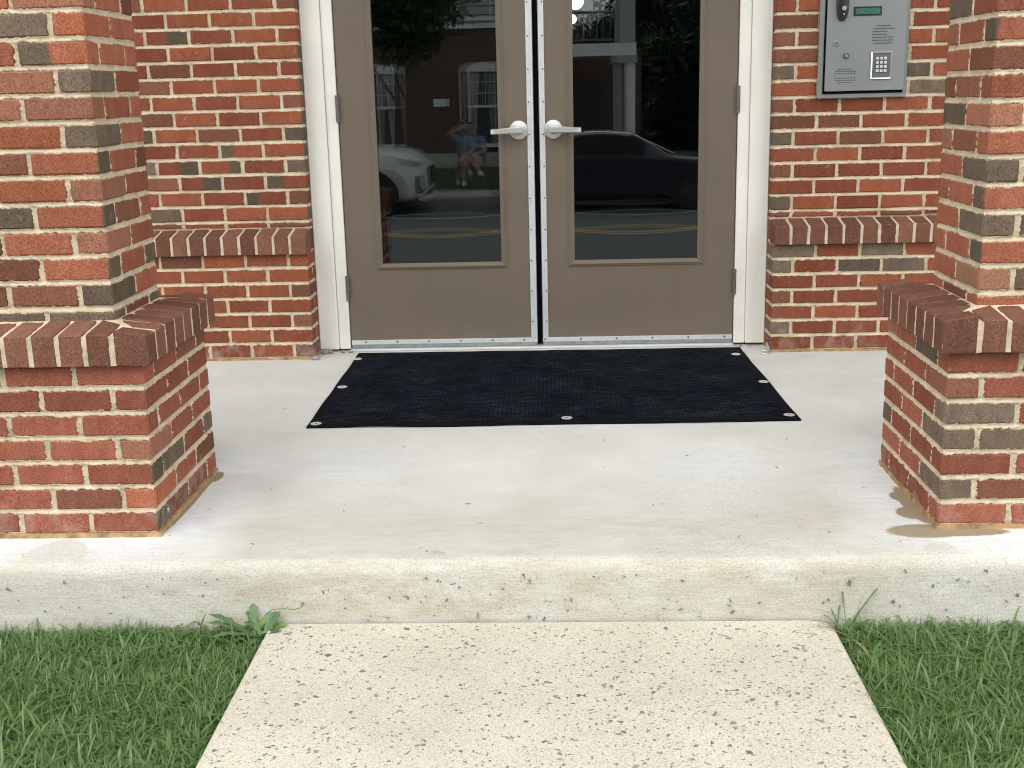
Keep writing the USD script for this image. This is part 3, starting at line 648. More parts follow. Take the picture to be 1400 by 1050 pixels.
def lawn(x0, x1, seed, label):
    off_walk = lambda x, y, r: (np.minimum(np.abs(x-WX0), np.abs(x-WX1)) > .006)
    v, f = blades(42000, x0, x1, -3.75, YN-.016, seed, keep=off_walk)
    v2, f2 = blades(1800, x0, x1, -3.75, YN-.02, seed+1, .06, .105, .0058)
    t = part(None, "grass", (np.vstack([v, v2]), np.vstack([f, f2+len(v)])), "grass_blade", smooth=True, kind="stuff", label=label, category="grass")
    v, f = blades(5600, x0, x1, -3.75, YN-.016, seed+2, .018, .04, .0022)
    part(t, "dry_blades", (v, f), "grass_dry", smooth=True, kind="stuff")
lawn(-1.75, WX0-.004, 21, "short green mown lawn left of the speckled walkway")
lawn(WX1+.004, 1.80, 31, "short green mown lawn right of the speckled walkway")

def leaf_strip(base, az, length, width, rise, droop, r, lobed=0.0, n=9):
    """A leaf as a folded, lobed strip."""
    d = np.array([math.cos(az), math.sin(az), 0]); s = np.array([-d[1], d[0], 0]); V = []
    for i in range(n+1):
        t = i/n; c = np.array(base) + d*length*t*(1-.15*droop*t) + np.array([0, 0, rise*length*t - droop*length*t*t])
        w = width*math.sin(math.pi*min(1, .08+t*.92))**.7*(.45+.8*t)*(1+lobed*(.55 if i % 2 else -.55))*(1 if i < n else .05)
        V += [c-s*w/2+[0, 0, .10*w], c, c+s*w/2+[0, 0, .10*w]]
    f = []
    for i in range(n):
        a = 3*i
        f += [(a, a+1, a+4), (a, a+4, a+3), (a+1, a+2, a+5), (a+1, a+5, a+4)]
    return np.array(V)+r.normal(0, .0006, (len(V), 3)), np.array(f)
def weed():
    r = np.random.default_rng(5); b = (-.712, -2.715, -.19)
    t = thing("weed", "leafy dandelion weed at the left corner of walkway and step", "weed", b)
    spec = [(1.35, .105, .030, 1.15, .30), (.9, .085, .030, .95, .5), (.35, .085, .028, .75, .55), (2.1, .10, .024, .75, .5), (2.6, .12, .03, .45, .5), (3.3, .11, .028, .4, .45),
            (1.75, .075, .022, 1.2, .4), (-.2, .07, .026, .65, .7), (-.7, .075, .030, .5, .75), (3.9, .09, .022, .4, .5), (2.9, .09, .026, .75, .6), (.1, .10, .022, .6, .3), (1.0, .06, .02, 1.2, .6), (3.05, .15, .028, .5, .35), (2.75, .17, .026, .55, .35), (3.5, .14, .026, .45, .3), (4.4, .10, .024, .45, .4), (2.35, .12, .024, .8, .4), (1.55, .12, .020, 1.25, .15)]
    for i, (az, ln, w, rise, dr) in enumerate(spec[:17]): part(t, "leaf", leaf_strip((b[0]+r.uniform(-.02, .012), b[1]+r.uniform(-.01, .01), b[2]), az+r.uniform(-.15, .15), ln*r.uniform(.75, 1.0), w*1.0, rise*r.uniform(1.1, 1.6), dr, r, r.uniform(.4, .7)), ("weed_leaf", "weed_deep", "weed_lime", "weed_leaf", "weed_deep")[i % 5], smooth=True)
    pts = [(-.705, -2.70, -.13), (-.685, -2.695, -.115), (-.655, -2.695, -.112), (-.625, -2.69, -.117), (-.608, -2.69, -.112)]
    st = cat([cyl(pts[i], pts[i+1], .0011, 6) for i in range(4)]); part(t, "runner", st, "weed_leaf")
    part(t, "leaf", leaf_strip((-.608, -2.69, -.113), 1.2, .016, .010, .9, .2, r, .1, 5), "weed_leaf", smooth=True)
weed()
def tall_grass():
    r = np.random.default_rng(9); b = (.80, -2.705, -.20)
    t = thing("grass_tuft", "tuft of long grass blades at the right corner of walkway and step", "grass tuft", b)
    for az, ln, w, rise, dr in [(1.7, .125, .0060, 2.4, .2), (.30, .145, .0085, 1.25, .05), (1.2, .105, .0070, 2.2, .2), (2.2, .10, .0065, 1.9, .5), (.2, .10, .007, .8, .5), (-.3, .09, .007, .9, .7), (.7, .085, .006, 1.2, .6), (2.9, .06, .005, 1.3, .8), (-.9, .09, .007, .8, .6)]:
        part(t, "blade", leaf_strip((b[0]+r.uniform(-.012, .02), b[1]+r.uniform(-.012, .012), b[2]), az, ln*.75, w, rise, dr, r, 0, 8), "weed_leaf", smooth=True)
    part(t, "dry_leaf", leaf_strip((.815, -2.77, -.175), -1.2, .07, .012, .15, .3, r, .1, 6), "grass_dry", smooth=True)
tall_grass()

# ---------------------------------------------------------------- door frame and doors
DH = 2.13
def door_frame():
    t = thing("door_frame", "white painted frame round the brown double doors", "door frame", (0, 0, 0))
    for s in (-1, 1):
        a, b = sorted((s*.970, s*1.0605)); part(t, "casing", cbox(a, b, -.030, .02, .012, DH+.14, .004), "white_paint")
        a, b = sorted((s*.9165, s*.9685)); part(t, "jamb", cbox(a, b, -.012, .06, .010, DH+.05, .003), "white_paint")
        a, b = sorted((s*.9675, s*.9715)); part(t, "groove", box(a, b, -.008, .02, .011, DH+.05), "hinge_metal")
    part(t, "header", cbox(-.9690, .9690, -.0125, .06, DH+.008, DH+.14, .004), "white_paint")
    part(t, "threshold", cbox(-.9155, .9155, -.034, .07, .0006, .0115, .003), "aluminium")
door_frame()
def sweep_rect(prof, x0, x1, z0, z1):
    """Mitred frame: prof = [(inwards, y)] swept round the rectangle."""
    V = []
    for d, y in prof: V.append([(x0+d, y, z0+d), (x1-d, y, z0+d), (x1-d, y, z1-d), (x0+d, y, z1-d)])
    V = np.array(V).reshape(-1, 3); f = []
    for i in range(len(prof)-1):
        for k in range(4):
            a, b, c, d = 4*i+k, 4*i+(k+1) % 4, 4*(i+1)+(k+1) % 4, 4*(i+1)+k
            f += [(a, b, c), (a, c, d)]
    return trimesh.Trimesh(V, f, process=False)
def lever(t, x, z, s):
    c = (x, -.004, z)
    prof = [(0.0, .0), (.0445, .0), (.0445, .004), (.042, .008), (.034, .0105), (.020, .0125), (.0185, .030), (.0, .031)]
    m = trimesh.creation.revolve(np.array(prof), sections=40); m.apply_transform(trimesh.transformations.rotation_matrix(math.pi/2, [1, 0, 0])); m.apply_translation([x, .0, z])
    lv = part(t, "lever_handle", m, "lever_metal", smooth=35)
    secs = []
    for u, hz, y0, y1, dz in [(-.016, .010, -.062, -.030, 0), (-.010, .0155, -.064, -.030, 0), (.012, .0160, -.064, -.032, 0), (.045, .0145, -.062, -.046, -.001), (.085, .0125, -.061, -.048, -.003), (.108, .0118, -.060, -.047, -.004), (.114, .0115, -.058, -.022, -.004), (.126, .0110, -.053, -.020, -.004)]:
        secs.append((u, hz, y0, y1, dz))
    parts = []
    for a, b in zip(secs[:-1], secs[1:]):
        pts = []
        for u, hz, y0, y1, dz in (a, b):
            for zz in (-1, 1):
                for yy, kk in ((y0, .72), (y0+.003, 1.0), (y1, 1.0)): pts.append((x+s*u, yy, z+dz+zz*hz*kk))
        parts.append(hull(pts))
    part(lv, "lever", cat(parts), "lever_metal", smooth=25)
    part(lv, "lever_tip", cbox(*sorted((x+s*.1265, x+s*.1295)), -.052, -.021, z-.0145, z+.0065, .001), "screw_metal")
def hinge(t, x, zc, s):
    m = [cyl((x, -.0125, zc-.060+i*.0242), (x, -.0125, zc-.060+i*.0242+.0222), .0088, 12) for i in range(5)]
    h = part(t, "hinge", cat(m), "hinge_metal", smooth=40)
    a, b = sorted((x-s*.001, x-s*.008)); part(h, "leaf_plate", box(a, b, -.0035, -.001, zc-.058, zc+.058), "hinge_metal")
def door(s, label):
    x_out, x_in = s*.912, (-.0135 if s < 0 else .0095)
    t = thing("entrance_door", label, "door", (s*.912, 0, 0))
    lx0, lx1 = (-.770, -.151) if s < 0 else (.140, .769)         # outer edge of the glazing bead
    lz0, lz1 = .390, 1.985
    a, b = sorted((x_out, x_in))
    Z0 = .016
    pan = cat([box(a, lx0+.012, 0, .045, Z0, DH), box(lx1-.012, b, 0, .045, Z0, DH), box(lx0+.012, lx1-.012, 0, .045, Z0, lz0+.012), box(lx0+.012, lx1-.012, 0, .045, lz1-.012, DH)])
    part(t, "leaf", pan, "door_paint")
    prof = [(-.0015, .002), (0, -.0035), (.002, -.0055), (.008, -.0065), (.0100, -.0105), (.0125, -.0108), (.0275, .0045), (.0275, .03)]
    part(t, "glazing_bead", sweep_rect(prof, lx0, lx1, lz0, lz1), "door_paint")
    gx0, gx1, gz0, gz1 = lx0+.027, lx1-.027, lz0+.027, lz1-.027
    for sag, y, nm in ((.0007, .012, "pane"), (-.0007, .026, "pane")):
        U, W = np.meshgrid(np.linspace(-1, 1, 25), np.linspace(-1, 1, 41), indexing="ij")
        P = np.stack([(gx0+gx1)/2+U*(gx1-gx0)/2, y+sag*(1-U**2)*(1-W**4), (gz0+gz1)/2+W*(gz1-gz0)/2], -1)
        v, f = grid_mesh(P); part(t, nm, (v, f), "glass_pane", smooth=True)
    r = np.random.default_rng(60+s)
    # edge strip with its screws
    sx0, sx1 = (-.0445, -.0155) if s < 0 else (.0125, .0375)
    st = part(t, "edge_strip", cat([cbox(sx0, sx1, -.0045, -.0003, .052, DH-.02, .001), cbox(*((sx1-.010, sx1-.002) if s < 0 else (sx0+.002, sx0+.010)), -.0085, -.0047, .052, DH-.02, .001)]), "aluminium")
    sxx = sx0+.008 if s < 0 else sx1-.007
    for k in range(14): part(st, "screw", cyl((sxx, -.0062, .13+k*.1455), (sxx, -.004, .13+k*.1455), .0036, 8), "screw_metal")
    # bottom sweep
    a2, b2 = (-.910, -.0155) if s < 0 else (.0115, .911)
    sw = part(t, "door_sweep", cat([cbox(a2, b2, -.0085, -.0003, .030, .0505, .0012)]), "aluminium")
    for k in range(6):
        xx = (a2+.069+k*.1525) if s < 0 else (a2+.010+k*.1705); part(sw, "screw", cyl((xx, -.0105, .042), (xx, -.008, .042), .0042, 8), "screw_metal")
    part(sw, "brush", (box(a2+.002, b2-.002, -.0072, -.002, .0135, .0298)), "brush_grey")
    if s > 0: part(t, "meeting_seal", box(-.0128, .0090, .020, .030, .02, DH-.01), "black_rubber")
    for zc in (.306, 1.140, 1.93): hinge(t, s*.9150, zc, s)
    lever(t, -.084 if s < 0 else .075, 1.024, s)
door(-1, "left leaf of the brown half glazed double doors, reflecting the white car")
door(1, "right leaf of the brown half glazed double doors, reflecting the dark car")

# lobby behind the glass
lob = cat([box(-2.2, 2.2, .5, 5.0, -.06, -.004), box(-2.2, -2.1, .14, 5, -.06, 2.9), box(2.1, 2.2, .14, 5, -.06, 2.9), box(-2.2, 2.2, 4.98, 5.1, -.06, 2.9), box(-2.2, 2.2, .14, 5.1, 2.85, 2.95), box(-1.06, 1.06, .075, .5, -.06, -.004),
           box(-2.2, -.97, .07, .14, 0, 2.9), box(.97, 2.2, .07, .14, 0, 2.9), box(-.97, .97, .07, .14, DH+.01, 2.9)])
part(None, "lobby_room", lob, "lobby_dark", kind="structure")
def globe(x, y, z, rad, label):
    t = thing("globe_lamp", label, "lamp", (x, y, z))
    part(t, "globe", trimesh.creation.icosphere(3, rad).apply_translation([x, y, z]), "globe_light", smooth=True)
    part(t, "stem", cyl((x, y, z+rad*.9), (x, y, 2.85), .008, 8), "screw_metal")
    part(t, "canopy", cyl((x, y, 2.83), (x, y, 2.85), .06, 16), "screw_metal")
globe(.235, 2.6, 1.765, .052, "larger glowing globe lamp seen through the top of the right door glass")
globe(.222, 3.4, 1.70, .034, "smaller glowing globe lamp lower in the right door glass")

# ---------------------------------------------------------------- door mat
def door_mat():
    A = np.array([[-.858, -1.372], [.965, -1.357], [.935, -.088], [-.865, -.088]])      # front left, front right, back right, back left
    t = thing("door_mat", "black ribbed door mat with metal grommets in front of the doors", "door mat", (0, -.7, 0))
    r = np.random.default_rng(4)
    n, m = 150, 100; U, W = np.meshgrid(np.linspace(0, 1, n), np.linspace(0, 1, m), indexing="ij")
    P2 = (1-U)[..., None]*(1-W)[..., None]*A[0] + U[..., None]*(1-W)[..., None]*A[1] + U[..., None]*W[..., None]*A[2] + (1-U)[..., None]*W[..., None]*A[3]
    ed = np.minimum.reduce([U*1.8, (1-U)*1.8, W*1.27, (1-W)*1.27])
    p3 = np.dstack([P2, np.zeros((n, m))])
    wave = (meshkit.fbm(p3*[5, 7, 1], 3, 3)-.5)
    lift = .012*np.exp(-((U-.14)/.07)**2)*np.exp(-(W/.05)**2) + .008*np.exp(-((U-.42)/.04)**2)*np.exp(-(W/.04)**2) + .006*np.exp(-((U-.8)/.1)**2)*np.exp(-(W/.05)**2)
    P2[..., 0] += np.where(U < .03, .0015*np.sin(W*17+.8), 0) + np.where(U > .97, .0015*np.sin(W*12+2.2), 0)
    P2[..., 1] += np.where(W < .03, .005*np.sin(U*13+1), 0)
    z = .0085 + wave*.004 + lift
    z = np.where(ed < .035, z-.0022, z)
    top = np.dstack([P2, z]); v, f = grid_mesh(top)
    inner = (ed.ravel()[f] >= .030).all(1)
    f = f if np.cross(v[f[0, 1]]-v[f[0, 0]], v[f[0, 2]]-v[f[0, 0]])[2] > 0 else f[:, ::-1]
    part(t, "carpet", drop_unused(v, f[inner]), "mat_carpet", smooth=True)
    b1 = drop_unused(v, f[~inner])
    loop = np.vstack([top[:, 0], top[-1, 1:], top[::-1, -1][1:], top[0, ::-1][1:]]); low = loop.copy(); low[:, 2] = np.maximum(.0008, loop[:, 2]-.0075)
    k = len(loop); sv = np.vstack([loop, low]); sf = []
    for i in range(k-1): sf += [(i, k+i, k+i+1), (i, k+i+1, i+1)]
    part(t, "border", cat([trimesh.Trimesh(*b1, process=False), trimesh.Trimesh(sv, sf, process=False)]), "black_rubber", smooth=30)
    def zat(x, y): 
        i = np.argmin((top[..., 0]-x)**2+(top[..., 1]-y)**2); return top.reshape(-1, 3)[i, 2]
    for x, y in GROM:
        z0 = zat(x, y)+.0012
        prof = np.array([(.003, 0), (.0205, 0), (.0205, .0014), (.018, .0026), (.008, .0024), (.005, .0012), (.003, .0010)])
        g = trimesh.creation.revolve(prof, sections=24); g.apply_translation([x, y, z0]); gp = part(t, "grommet", g, "key_metal", smooth=40)
        part(gp, "screw", trimesh.creation.icosphere(1, .005).apply_scale([1, 1, .35]).apply_translation([x, y, z0+.001]), "screw_metal", smooth=True)
def floor_pt(u, v, z):
    F = np.array([math.sin(YAW)*math.cos(PITCH), math.cos(YAW)*math.cos(PITCH), -math.sin(PITCH)]); r0 = np.array([math.cos(YAW), -math.sin(YAW), 0]); u0 = np.cross(r0, F)
    r = math.cos(ROLL)*r0+math.sin(ROLL)*u0; up = -math.sin(ROLL)*r0+math.cos(ROLL)*u0
    d = F*F_PX+r*(u-700)-up*(v-525); tt = (z-CAM[2])/d[2]; return tuple((np.array(CAM)+d*tt)[:2])
GROM = [floor_pt(u, v, .011) for u, v in [(489, 490), (468, 529), (432, 578), (775, 571), (1079, 566), (1044, 521), (1006, 484)]]
door_mat()

# ---------------------------------------------------------------- entry panel on the right wall
def entry_panel():
    X0, X1, Z0, Z1 = 1.246, 1.634, 1.134, 1.70; y = YU
    t = thing("entry_panel", "grey metal door entry panel with keypad, screen and camera on the right brick wall", "entry panel", ((X0+X1)/2, y, Z0))
    part(t, "flange", cbox(X0, X1, y-.022, y-.001, Z0, Z1, .003), "panel_flange")
    part(t, "shadow_gap", box(X0+.021, X1-.016, y-.0255, y-.0215, Z0+.019, Z1-.02), "black_rubber")
    hx0, hx1, hz0, hz1 = X0+.0285, X1-.0155, Z0+.0305, Z1-.022; yf = y-.036
    part(t, "front_plate", cbox(hx0, hx1, yf, y-.0255, hz0, hz1, .0022), "panel_steel")
    # camera eye on its black oval housing
    cx, cz = 1.338, 1.545; pts = []
    for a in np.linspace(0, 2*np.pi, 28):
        for yy, k in ((yf-.001, 1.0), (yf-.012, .96), (yf-.017, .8)): pts.append((cx+.027*k*np.sign(math.cos(a))*abs(math.cos(a))**.7, yy, cz+.085*k*np.sign(math.sin(a))*abs(math.sin(a))**.8))
    cam = part(t, "camera_housing", hull(pts), "black_plastic", smooth=30)
    part(cam, "camera_lens", cyl((cx+.004, yf-.019, 1.514), (cx+.004, yf-.0165, 1.514), .010, 16), "chrome")
    part(cam, "sensor", cyl((cx+.004, yf-.0185, 1.489), (cx+.004, yf-.0165, 1.489), .004, 10), "chrome")
    # display
    d = part(t, "display_frame", cbox(1.387, 1.507, yf-.0035, yf-.0004, 1.481, 1.519, .001), "black_plastic")
    part(d, "display_screen", box(1.394, 1.500, yf-.0050, yf-.0036, 1.4875, 1.5125), "lcd_green")
    # printed lines of small type: too small in the picture to read
    r = np.random.default_rng(3); ink = []
    for k, (a, b) in enumerate([(1.492, 1.550), (1.476, 1.570), (1.472, 1.536), (1.472, 1.536), (1.472, 1.562), (1.472, 1.562), (1.480, 1.555)]):
        x = a; z = 1.438-k*.0122
        while x < b:
            w = min(r.uniform(.004, .012), b-x); ink.append(box(x, x+w, yf-.0011, yf-.0004, z-.0020, z+.0020)); x += w+.0022
    part(t, "printed_lines", cat(ink), "print_ink")
    for x, z, nm in ((1.318, 1.369, "chrome"), (1.362, 1.314, "screw_metal")):
        l = part(t, "lock", cat([cyl((x, yf-.0005, z), (x, yf-.006, z), .0125, 20, .0115)]), nm, smooth=40)
        part(l, "keyhole", cat([cyl((x, yf-.0062, z), (x, yf-.0078, z), .0065, 14)]), "hinge_metal" if nm == "chrome" else "chrome")
    # speaker slots
    sl = []
    for row in range(7):
        if row == 3: continue
        n = 7 if row in (1, 2, 4, 5) else 5
        for i in range(n): 
            x = 1.360+(i-(n-1)/2)*.0135+(row % 2)*.003; z = 1.258-row*.0095; sl.append(box(x-.0045, x+.0045, yf-.0008, yf-.0003, z-.0011, z+.0011))
    part(t, "speaker_slots", cat(sl), "black_rubber")
    kx0, kx1, kz0, kz1 = 1.470, 1.560, 1.212, 1.330
    kp = part(t, "keypad", box(kx0+.006, kx1-.006, yf-.0030, yf-.0004, kz0+.006, kz1-.006), "keypad_grey")
    part(kp, "keypad_frame", sweep_rect([(0, yf-.0004), (0, yf-.006), (.002, yf-.008), (.006, yf-.007), (.0075, yf-.002)], kx0, kx1, kz0, kz1), "chrome")
    for i in range(3):
        for j in range(4):
            x, z = 1.4985+i*.0170, 1.3005-j*.0175; part(kp, "key", cbox(x-.0058, x+.0058, yf-.0085, yf-.0031, z-.0060, z+.0060, .0014), "key_metal")
entry_panel()

# ---------------------------------------------------------------- small things on the floor by the frame
def patch():
    x, y = floor_pt(597, 757, 0); r = np.random.default_rng(12); a = np.linspace(0, 2*np.pi, 18, endpoint=False); rad = .017*r.uniform(.8, 1.15, 18)
    ring = np.stack([x+rad*1.15*np.cos(a), y+rad*1.1*np.sin(a), np.full(18, -.004)], 1)
    pts = np.vstack([ring, ring*[1, 1, 0]+[0, 0, .0018], ring*[.9, .9, 0]+[x*.1, y*.1, .0028]])
    part(porch_t, "filled_hole", hull(pts), "pavement_concrete", smooth=30)
patch()
def twigs():
    r = np.random.default_rng(31); V, k = [], []
    for u, v in [(740, 592), (826, 603), (826, 640), (552, 612), (390, 560), (1062, 640), (470, 700), (905, 690), (1010, 735), (640, 690), (345, 745)]:
        x, y = floor_pt(u, v, 0); a = r.uniform(0, 3.1); L_ = r.uniform(.006, .018); p = [np.array([x+math.cos(a)*L_*q, y+math.sin(a)*L_*q+.003*math.sin(q*2), .0035]) for q in (-.5, 0, .5)]
        k += [cyl(p[0], p[1], .0009, 5), cyl(p[1], p[2], .0008, 5)]
    part(porch_t, "twig_litter", cat(k), "bark", kind="stuff")
twigs()
def crumbs(x, y, n, spread, size, label, seed, group=None):
    r = np.random.default_rng(seed); t = thing("mortar_crumb", label, "debris", (x, y, 0))
    for i in range(n):
        s = size*r.uniform(.45, 1.0); m = trimesh.creation.icosphere(2, s); m.vertices *= 1+.55*(meshkit.noise(m.vertices/s*1.6+i*7, seed)-.5)[:, None]
        m.apply_scale([1.2, 1, .75]); m.apply_translation([x+r.uniform(-1, 1)*spread, y+r.uniform(-.4, .4)*spread*.4, .003+s*.45]); part(t, "lump", m, "crumb", smooth=True)
crumbs(-1.015, -.062, 7, .045, .017, "crumbled grey mortar under the foot of the left door casing", 3)
crumbs(-.935, -.050, 5, .030, .010, "crumbled mortar bits under the left door jamb", 8)
crumbs(-1.053, -.195, 4, .012, .014, "grey mortar lump at the foot of the left wall's corner", 5)
crumbs(.955, -.052, 4, .035, .008, "few mortar bits under the right door jamb", 6)
def ring():
    x, y = 1.040, -.205; t = thing("metal_ring", "small metal eye ring on the floor at the right wall's corner", "ring", (x, y, 0))
    g = trimesh.creation.torus(.014, .0028, 24, 10); g.apply_transform(trimesh.transformations.rotation_matrix(.25, [1, 0, 0])); g.apply_translation([x-.012, y-.012, .009]); part(t, "ring", g, "chrome", smooth=True)
    part(t, "anchor", rough(hull([(x-.012, y-.006, .001), (x+.022, y-.006, .001), (x-.006, y+.03, .001), (x+.014, y+.02, .03), (x+.004, y+.02, .055), (x+.016, y+.001, .018)]), .008, .003, 70, 2), "crumb", smooth=40)
ring()

# ---------------------------------------------------------------- canopy and upper front over the porch (above the picture)
ZT = ZS+18*HS
t = thing("porch_roof", "flat porch roof on the two brick pillars above the doors", "roof", (0, -1.3, 6.0))
part(t, "slab", box(-3.2, 3.2, -2.72, -.12, 6.0, 6.3), "roof_white")
t = thing("building_front", "brick front of the building above the entrance", "building", (0, 0, 0))
part(t, "upper_wall", cat([box(-6, -1.0605, -.098, .06, ZT+.004, 2.86), box(1.0605, 6, -.098, .06, ZT+.004, 2.86), box(-1.06, 1.06, -.098, .06, DH+.142, 2.86), box(-6, 6, -.098, .06, 2.865, 6.5)]), "far_brick")
part(t, "side_wall", box(-6, -1.06-7*L-.002, -.10, .06, -.3, ZT), "far_brick"); part(t, "side_wall", box(1.06+7*L+.002, 6, -.10, .06, -.3, ZT), "far_brick")

# ---------------------------------------------------------------- the street behind the camera, seen in the door glass
RZ = -.90
def slab(name, x0, x1, y0, y1, z0, z1, m, **kw): return part(None, name, box(x0, x1, y0, y1, z0, z1), m, **kw)
slab("pavement", -40, 40, -6.75, -5.3, -1.1, -.72, "pavement_concrete", kind="structure")
slab("road", -60, 60, -17.55, -6.8, -1.2, RZ, "asphalt", kind="structure")
slab("kerb", -60, 60, -6.95, -6.76, -1.2, RZ+.14, "pavement_concrete", kind="structure")
slab("kerb", -60, 60, -17.8, -17.56, -1.2, RZ+.14, "pavement_concrete", kind="structure")
slab("pavement", -60, 60, -19.2, -17.81, -1.2, RZ+.145, "pavement_concrete", kind="structure")
part(None, "road_marking", cat([box(-60, 60, -12.95, -12.83, RZ, RZ+.004), box(-60, 60, -12.70, -12.58, RZ, RZ+.004)]), "road_yellow", kind="structure")
part(None, "road_marking", cat([box(-60, 60, -15.42, -15.32, RZ, RZ+.004)]), "road_white", kind="structure")
P = np.array([[(x, y, z) for y, z in ((-19.2, RZ+.14), (-21, -.66), (-24.5, -.55), (-60, -.5), (-300, -.5))] for x in np.linspace(-300, 300, 21)])
v, f = grid_mesh(P); part(None, "far_lawn", (v, f[:, ::-1]), "far_grass", smooth=True, kind="structure")

def far_building():
    t = thing("apartment_building", "brick apartment building with grey siding across the street, reflected in the left glass", "building", (-3, -27, -.5))
    YF = -24.0
    part(t, "brick_wall_face", box(-14, .62, YF-8, YF, -.7, 2.72), "far_brick")
    part(t, "band", box(-14.02, .64, YF-.1, YF+.05, 2.721, 2.84), "trim_white")
    part(t, "water_table", box(-14.02, .64, YF-.1, YF+.06, -.7, -.22), "pavement_concrete")
    for k in range(14): 
        z = 2.84+k*.2; P = hull([(x, y, zz) for x in (-14, .62) for y, zz in ((YF+.03, z+.0), (YF+.008, z+.198), (YF-.3, z), (YF-.3, z+.198))]); part(t, "siding_board", P, "siding")
    part(t, "roof", hull([(x, y, z) for x in (-14.4, 1.0) for y, z in ((YF+.5, 5.64), (YF-8.5, 5.64), (YF-4, 8.0))]), "hinge_metal")
    part(t, "patio_wall", box(.621, 2.3, YF-3, YF-1.2, -.7, 2.2), "far_brick"); part(t, "patio_door", box(.80, 1.45, YF-1.2, YF-1.17, -.6, 1.6), "pane_dark")
    def window(x0, x1, z0, z1, arch):
        w = part(t, "window", cat([box(x0, x0+.07, YF-.02, YF+.05, z0, z1), box(x1-.07, x1, YF-.02, YF+.05, z0, z1), box(x0+.07, x1-.07, YF-.02, YF+.05, z1-.07, z1), box(x0-.05, x1+.05, YF-.02, YF+.09, z0-.09, z0), box(x0+.07, x1-.07, YF-.02, YF+.05, (z0+z1)/2-.03, (z0+z1)/2+.03)]), "trim_white")
        part(w, "glass", box(x0+.07, x1-.07, YF-.02, YF+.010, z0, z1-.07), "pane_dark")
        xm = (x0+x1)/2; zm = (z0+z1)/2
        mull = [box(x0+.07+(x1-x0-.14)*q-.008, x0+.07+(x1-x0-.14)*q+.008, YF+.011, YF+.02, zm+.03, z1-.07) for q in (1/3, 2/3)]
        mull += [box(x0+.07, x1-.07, YF+.011, YF+.019, zm+(z1-zm)*q-.008, zm+(z1-zm)*q+.008) for q in (.35, .65)]
        part(w, "glazing_bar", cat(mull), "trim_white")
        part(w, "curtain", cat([hull([(x0+.08, YF+.0105, z1-.08), (x0+.08, YF+.0105, z0+.02), (x0+.26, YF+.0107, z1-.08), (x0+.14, YF+.0107, z0+.02), (x0+.1, YF+.0102, z1-.1)]), hull([(x1-.08, YF+.0105, z1-.08), (x1-.08, YF+.0105, z0+.02), (x1-.26, YF+.0107, z1-.08), (x1-.14, YF+.0107, z0+.02), (x1-.1, YF+.0102, z1-.1)])]), "curtain")
        if arch:
            pts = [(xm+(x1-x0)/2*math.cos(a), y, z1+.16*math.sin(a)) for a in np.linspace(0, math.pi, 14) for y in (YF-.02, YF+.045)]; part(w, "arch", hull(pts), "trim_white")
    window(-2.12, -1.08, 0.0, 1.78, True); window(-4.45, -3.58, .03, 1.78, True); window(-6.9, -5.9, 0, 1.78, True); window(-2.28, -1.15, 2.98, 4.4, False); window(-4.6, -3.6, 2.98, 4.4, False)
    part(t, "wall_plate", box(-2.84, -2.50, YF, YF+.02, .90, 1.09), "trim_white")
far_building()
def balcony():
    t = thing("balcony", "grey two storey balcony with column and railing, reflected in the right glass", "balcony", (1.2, -22, -.6))
    for x in (1.52,):
        part(t, "column", box(x, x+.14, -22.07, -21.93, -.65, 1.78), "siding"); part(t, "column", box(x+.22, x+.42, -22.1, -21.9, -.65, 1.78), "trim_white")
        part(t, "capital", box(x-.04, x+.46, -22.14, -21.86, 1.781, 1.95), "siding"); part(t, "post", box(x+.03, x+.42, -22.1, -21.9, 2.221, 4.6), "siding")
    part(t, "beam", box(-.6, 1.96, -23.9, -21.88, 1.951, 2.22), "trim_white")
    part(t, "rail", cat([box(-.6, 1.5, -21.98, -21.92, 2.86, 2.92), box(-.6, 1.5, -21.98, -21.92, 2.28, 2.32)]), "hinge_metal")
    for i in range(17): part(t, "baluster", box(-.55+i*.125, -.53+i*.125, -21.96, -21.94, 2.321, 2.859), "hinge_metal")
balcony()
def tree(name, x, y, z, h, crown_r, n, m, label, seed, trunk_r=.1, crown_z=.55, cats="tree", leaf=.12, group=None):
    r = np.random.default_rng(seed); t = thing(name, label, cats, (x, y, z), group)
    limbs = [cyl((x, y, z-.1), (x+.05, y, z+h*.45), trunk_r, 10, trunk_r*.6)]
    for k in range(7):
        a = r.uniform(0, 6.28); b = np.array([x+.03, y, z+h*r.uniform(.3, .5)]); limbs.append(cyl(b, b+[math.cos(a)*crown_r*.6, math.sin(a)*crown_r*.6, h*r.uniform(.2, .4)], trunk_r*.4, 7, trunk_r*.1))
    part(t, "trunk", cat(limbs), "bark", smooth=True)
    cl_ = r.normal(0, 1, (26, 3)); cl_ /= np.linalg.norm(cl_, axis=1, keepdims=True); cl_ *= r.uniform(.35, 1, (26, 1))**.6
    c = np.array([x, y, z+h*(crown_z+.02)]) + cl_*[crown_r*.85, crown_r*.85, h*(1-crown_z)*.75]
    p = c[r.integers(0, 26, n)] + r.normal(0, .19*crown_r, (n, 3))*[1, 1, .8]
    q = r.normal(0, 1, (n, 2, 3)); q /= np.linalg.norm(q, axis=2, keepdims=True); s = leaf*r.uniform(.6, 1.2, (n, 1))
    V = np.stack([p-q[:, 0]*s, p+q[:, 1]*s*.45, p+q[:, 0]*s, p-q[:, 1]*s*.45], 1).reshape(-1, 3); b = (np.arange(n)*4)[:, None]
    f = np.vstack([np.hstack([b, b+1, b+2]), np.hstack([b, b+2, b+3])]); part(t, "crown", (V, f), m)
tree("street_tree", -3.0, -19.0, -.72, 5.4, 1.35, 6500, "tree_leaf", "young leafy tree before the far brick building, behind the white car", 1, .07, .72)
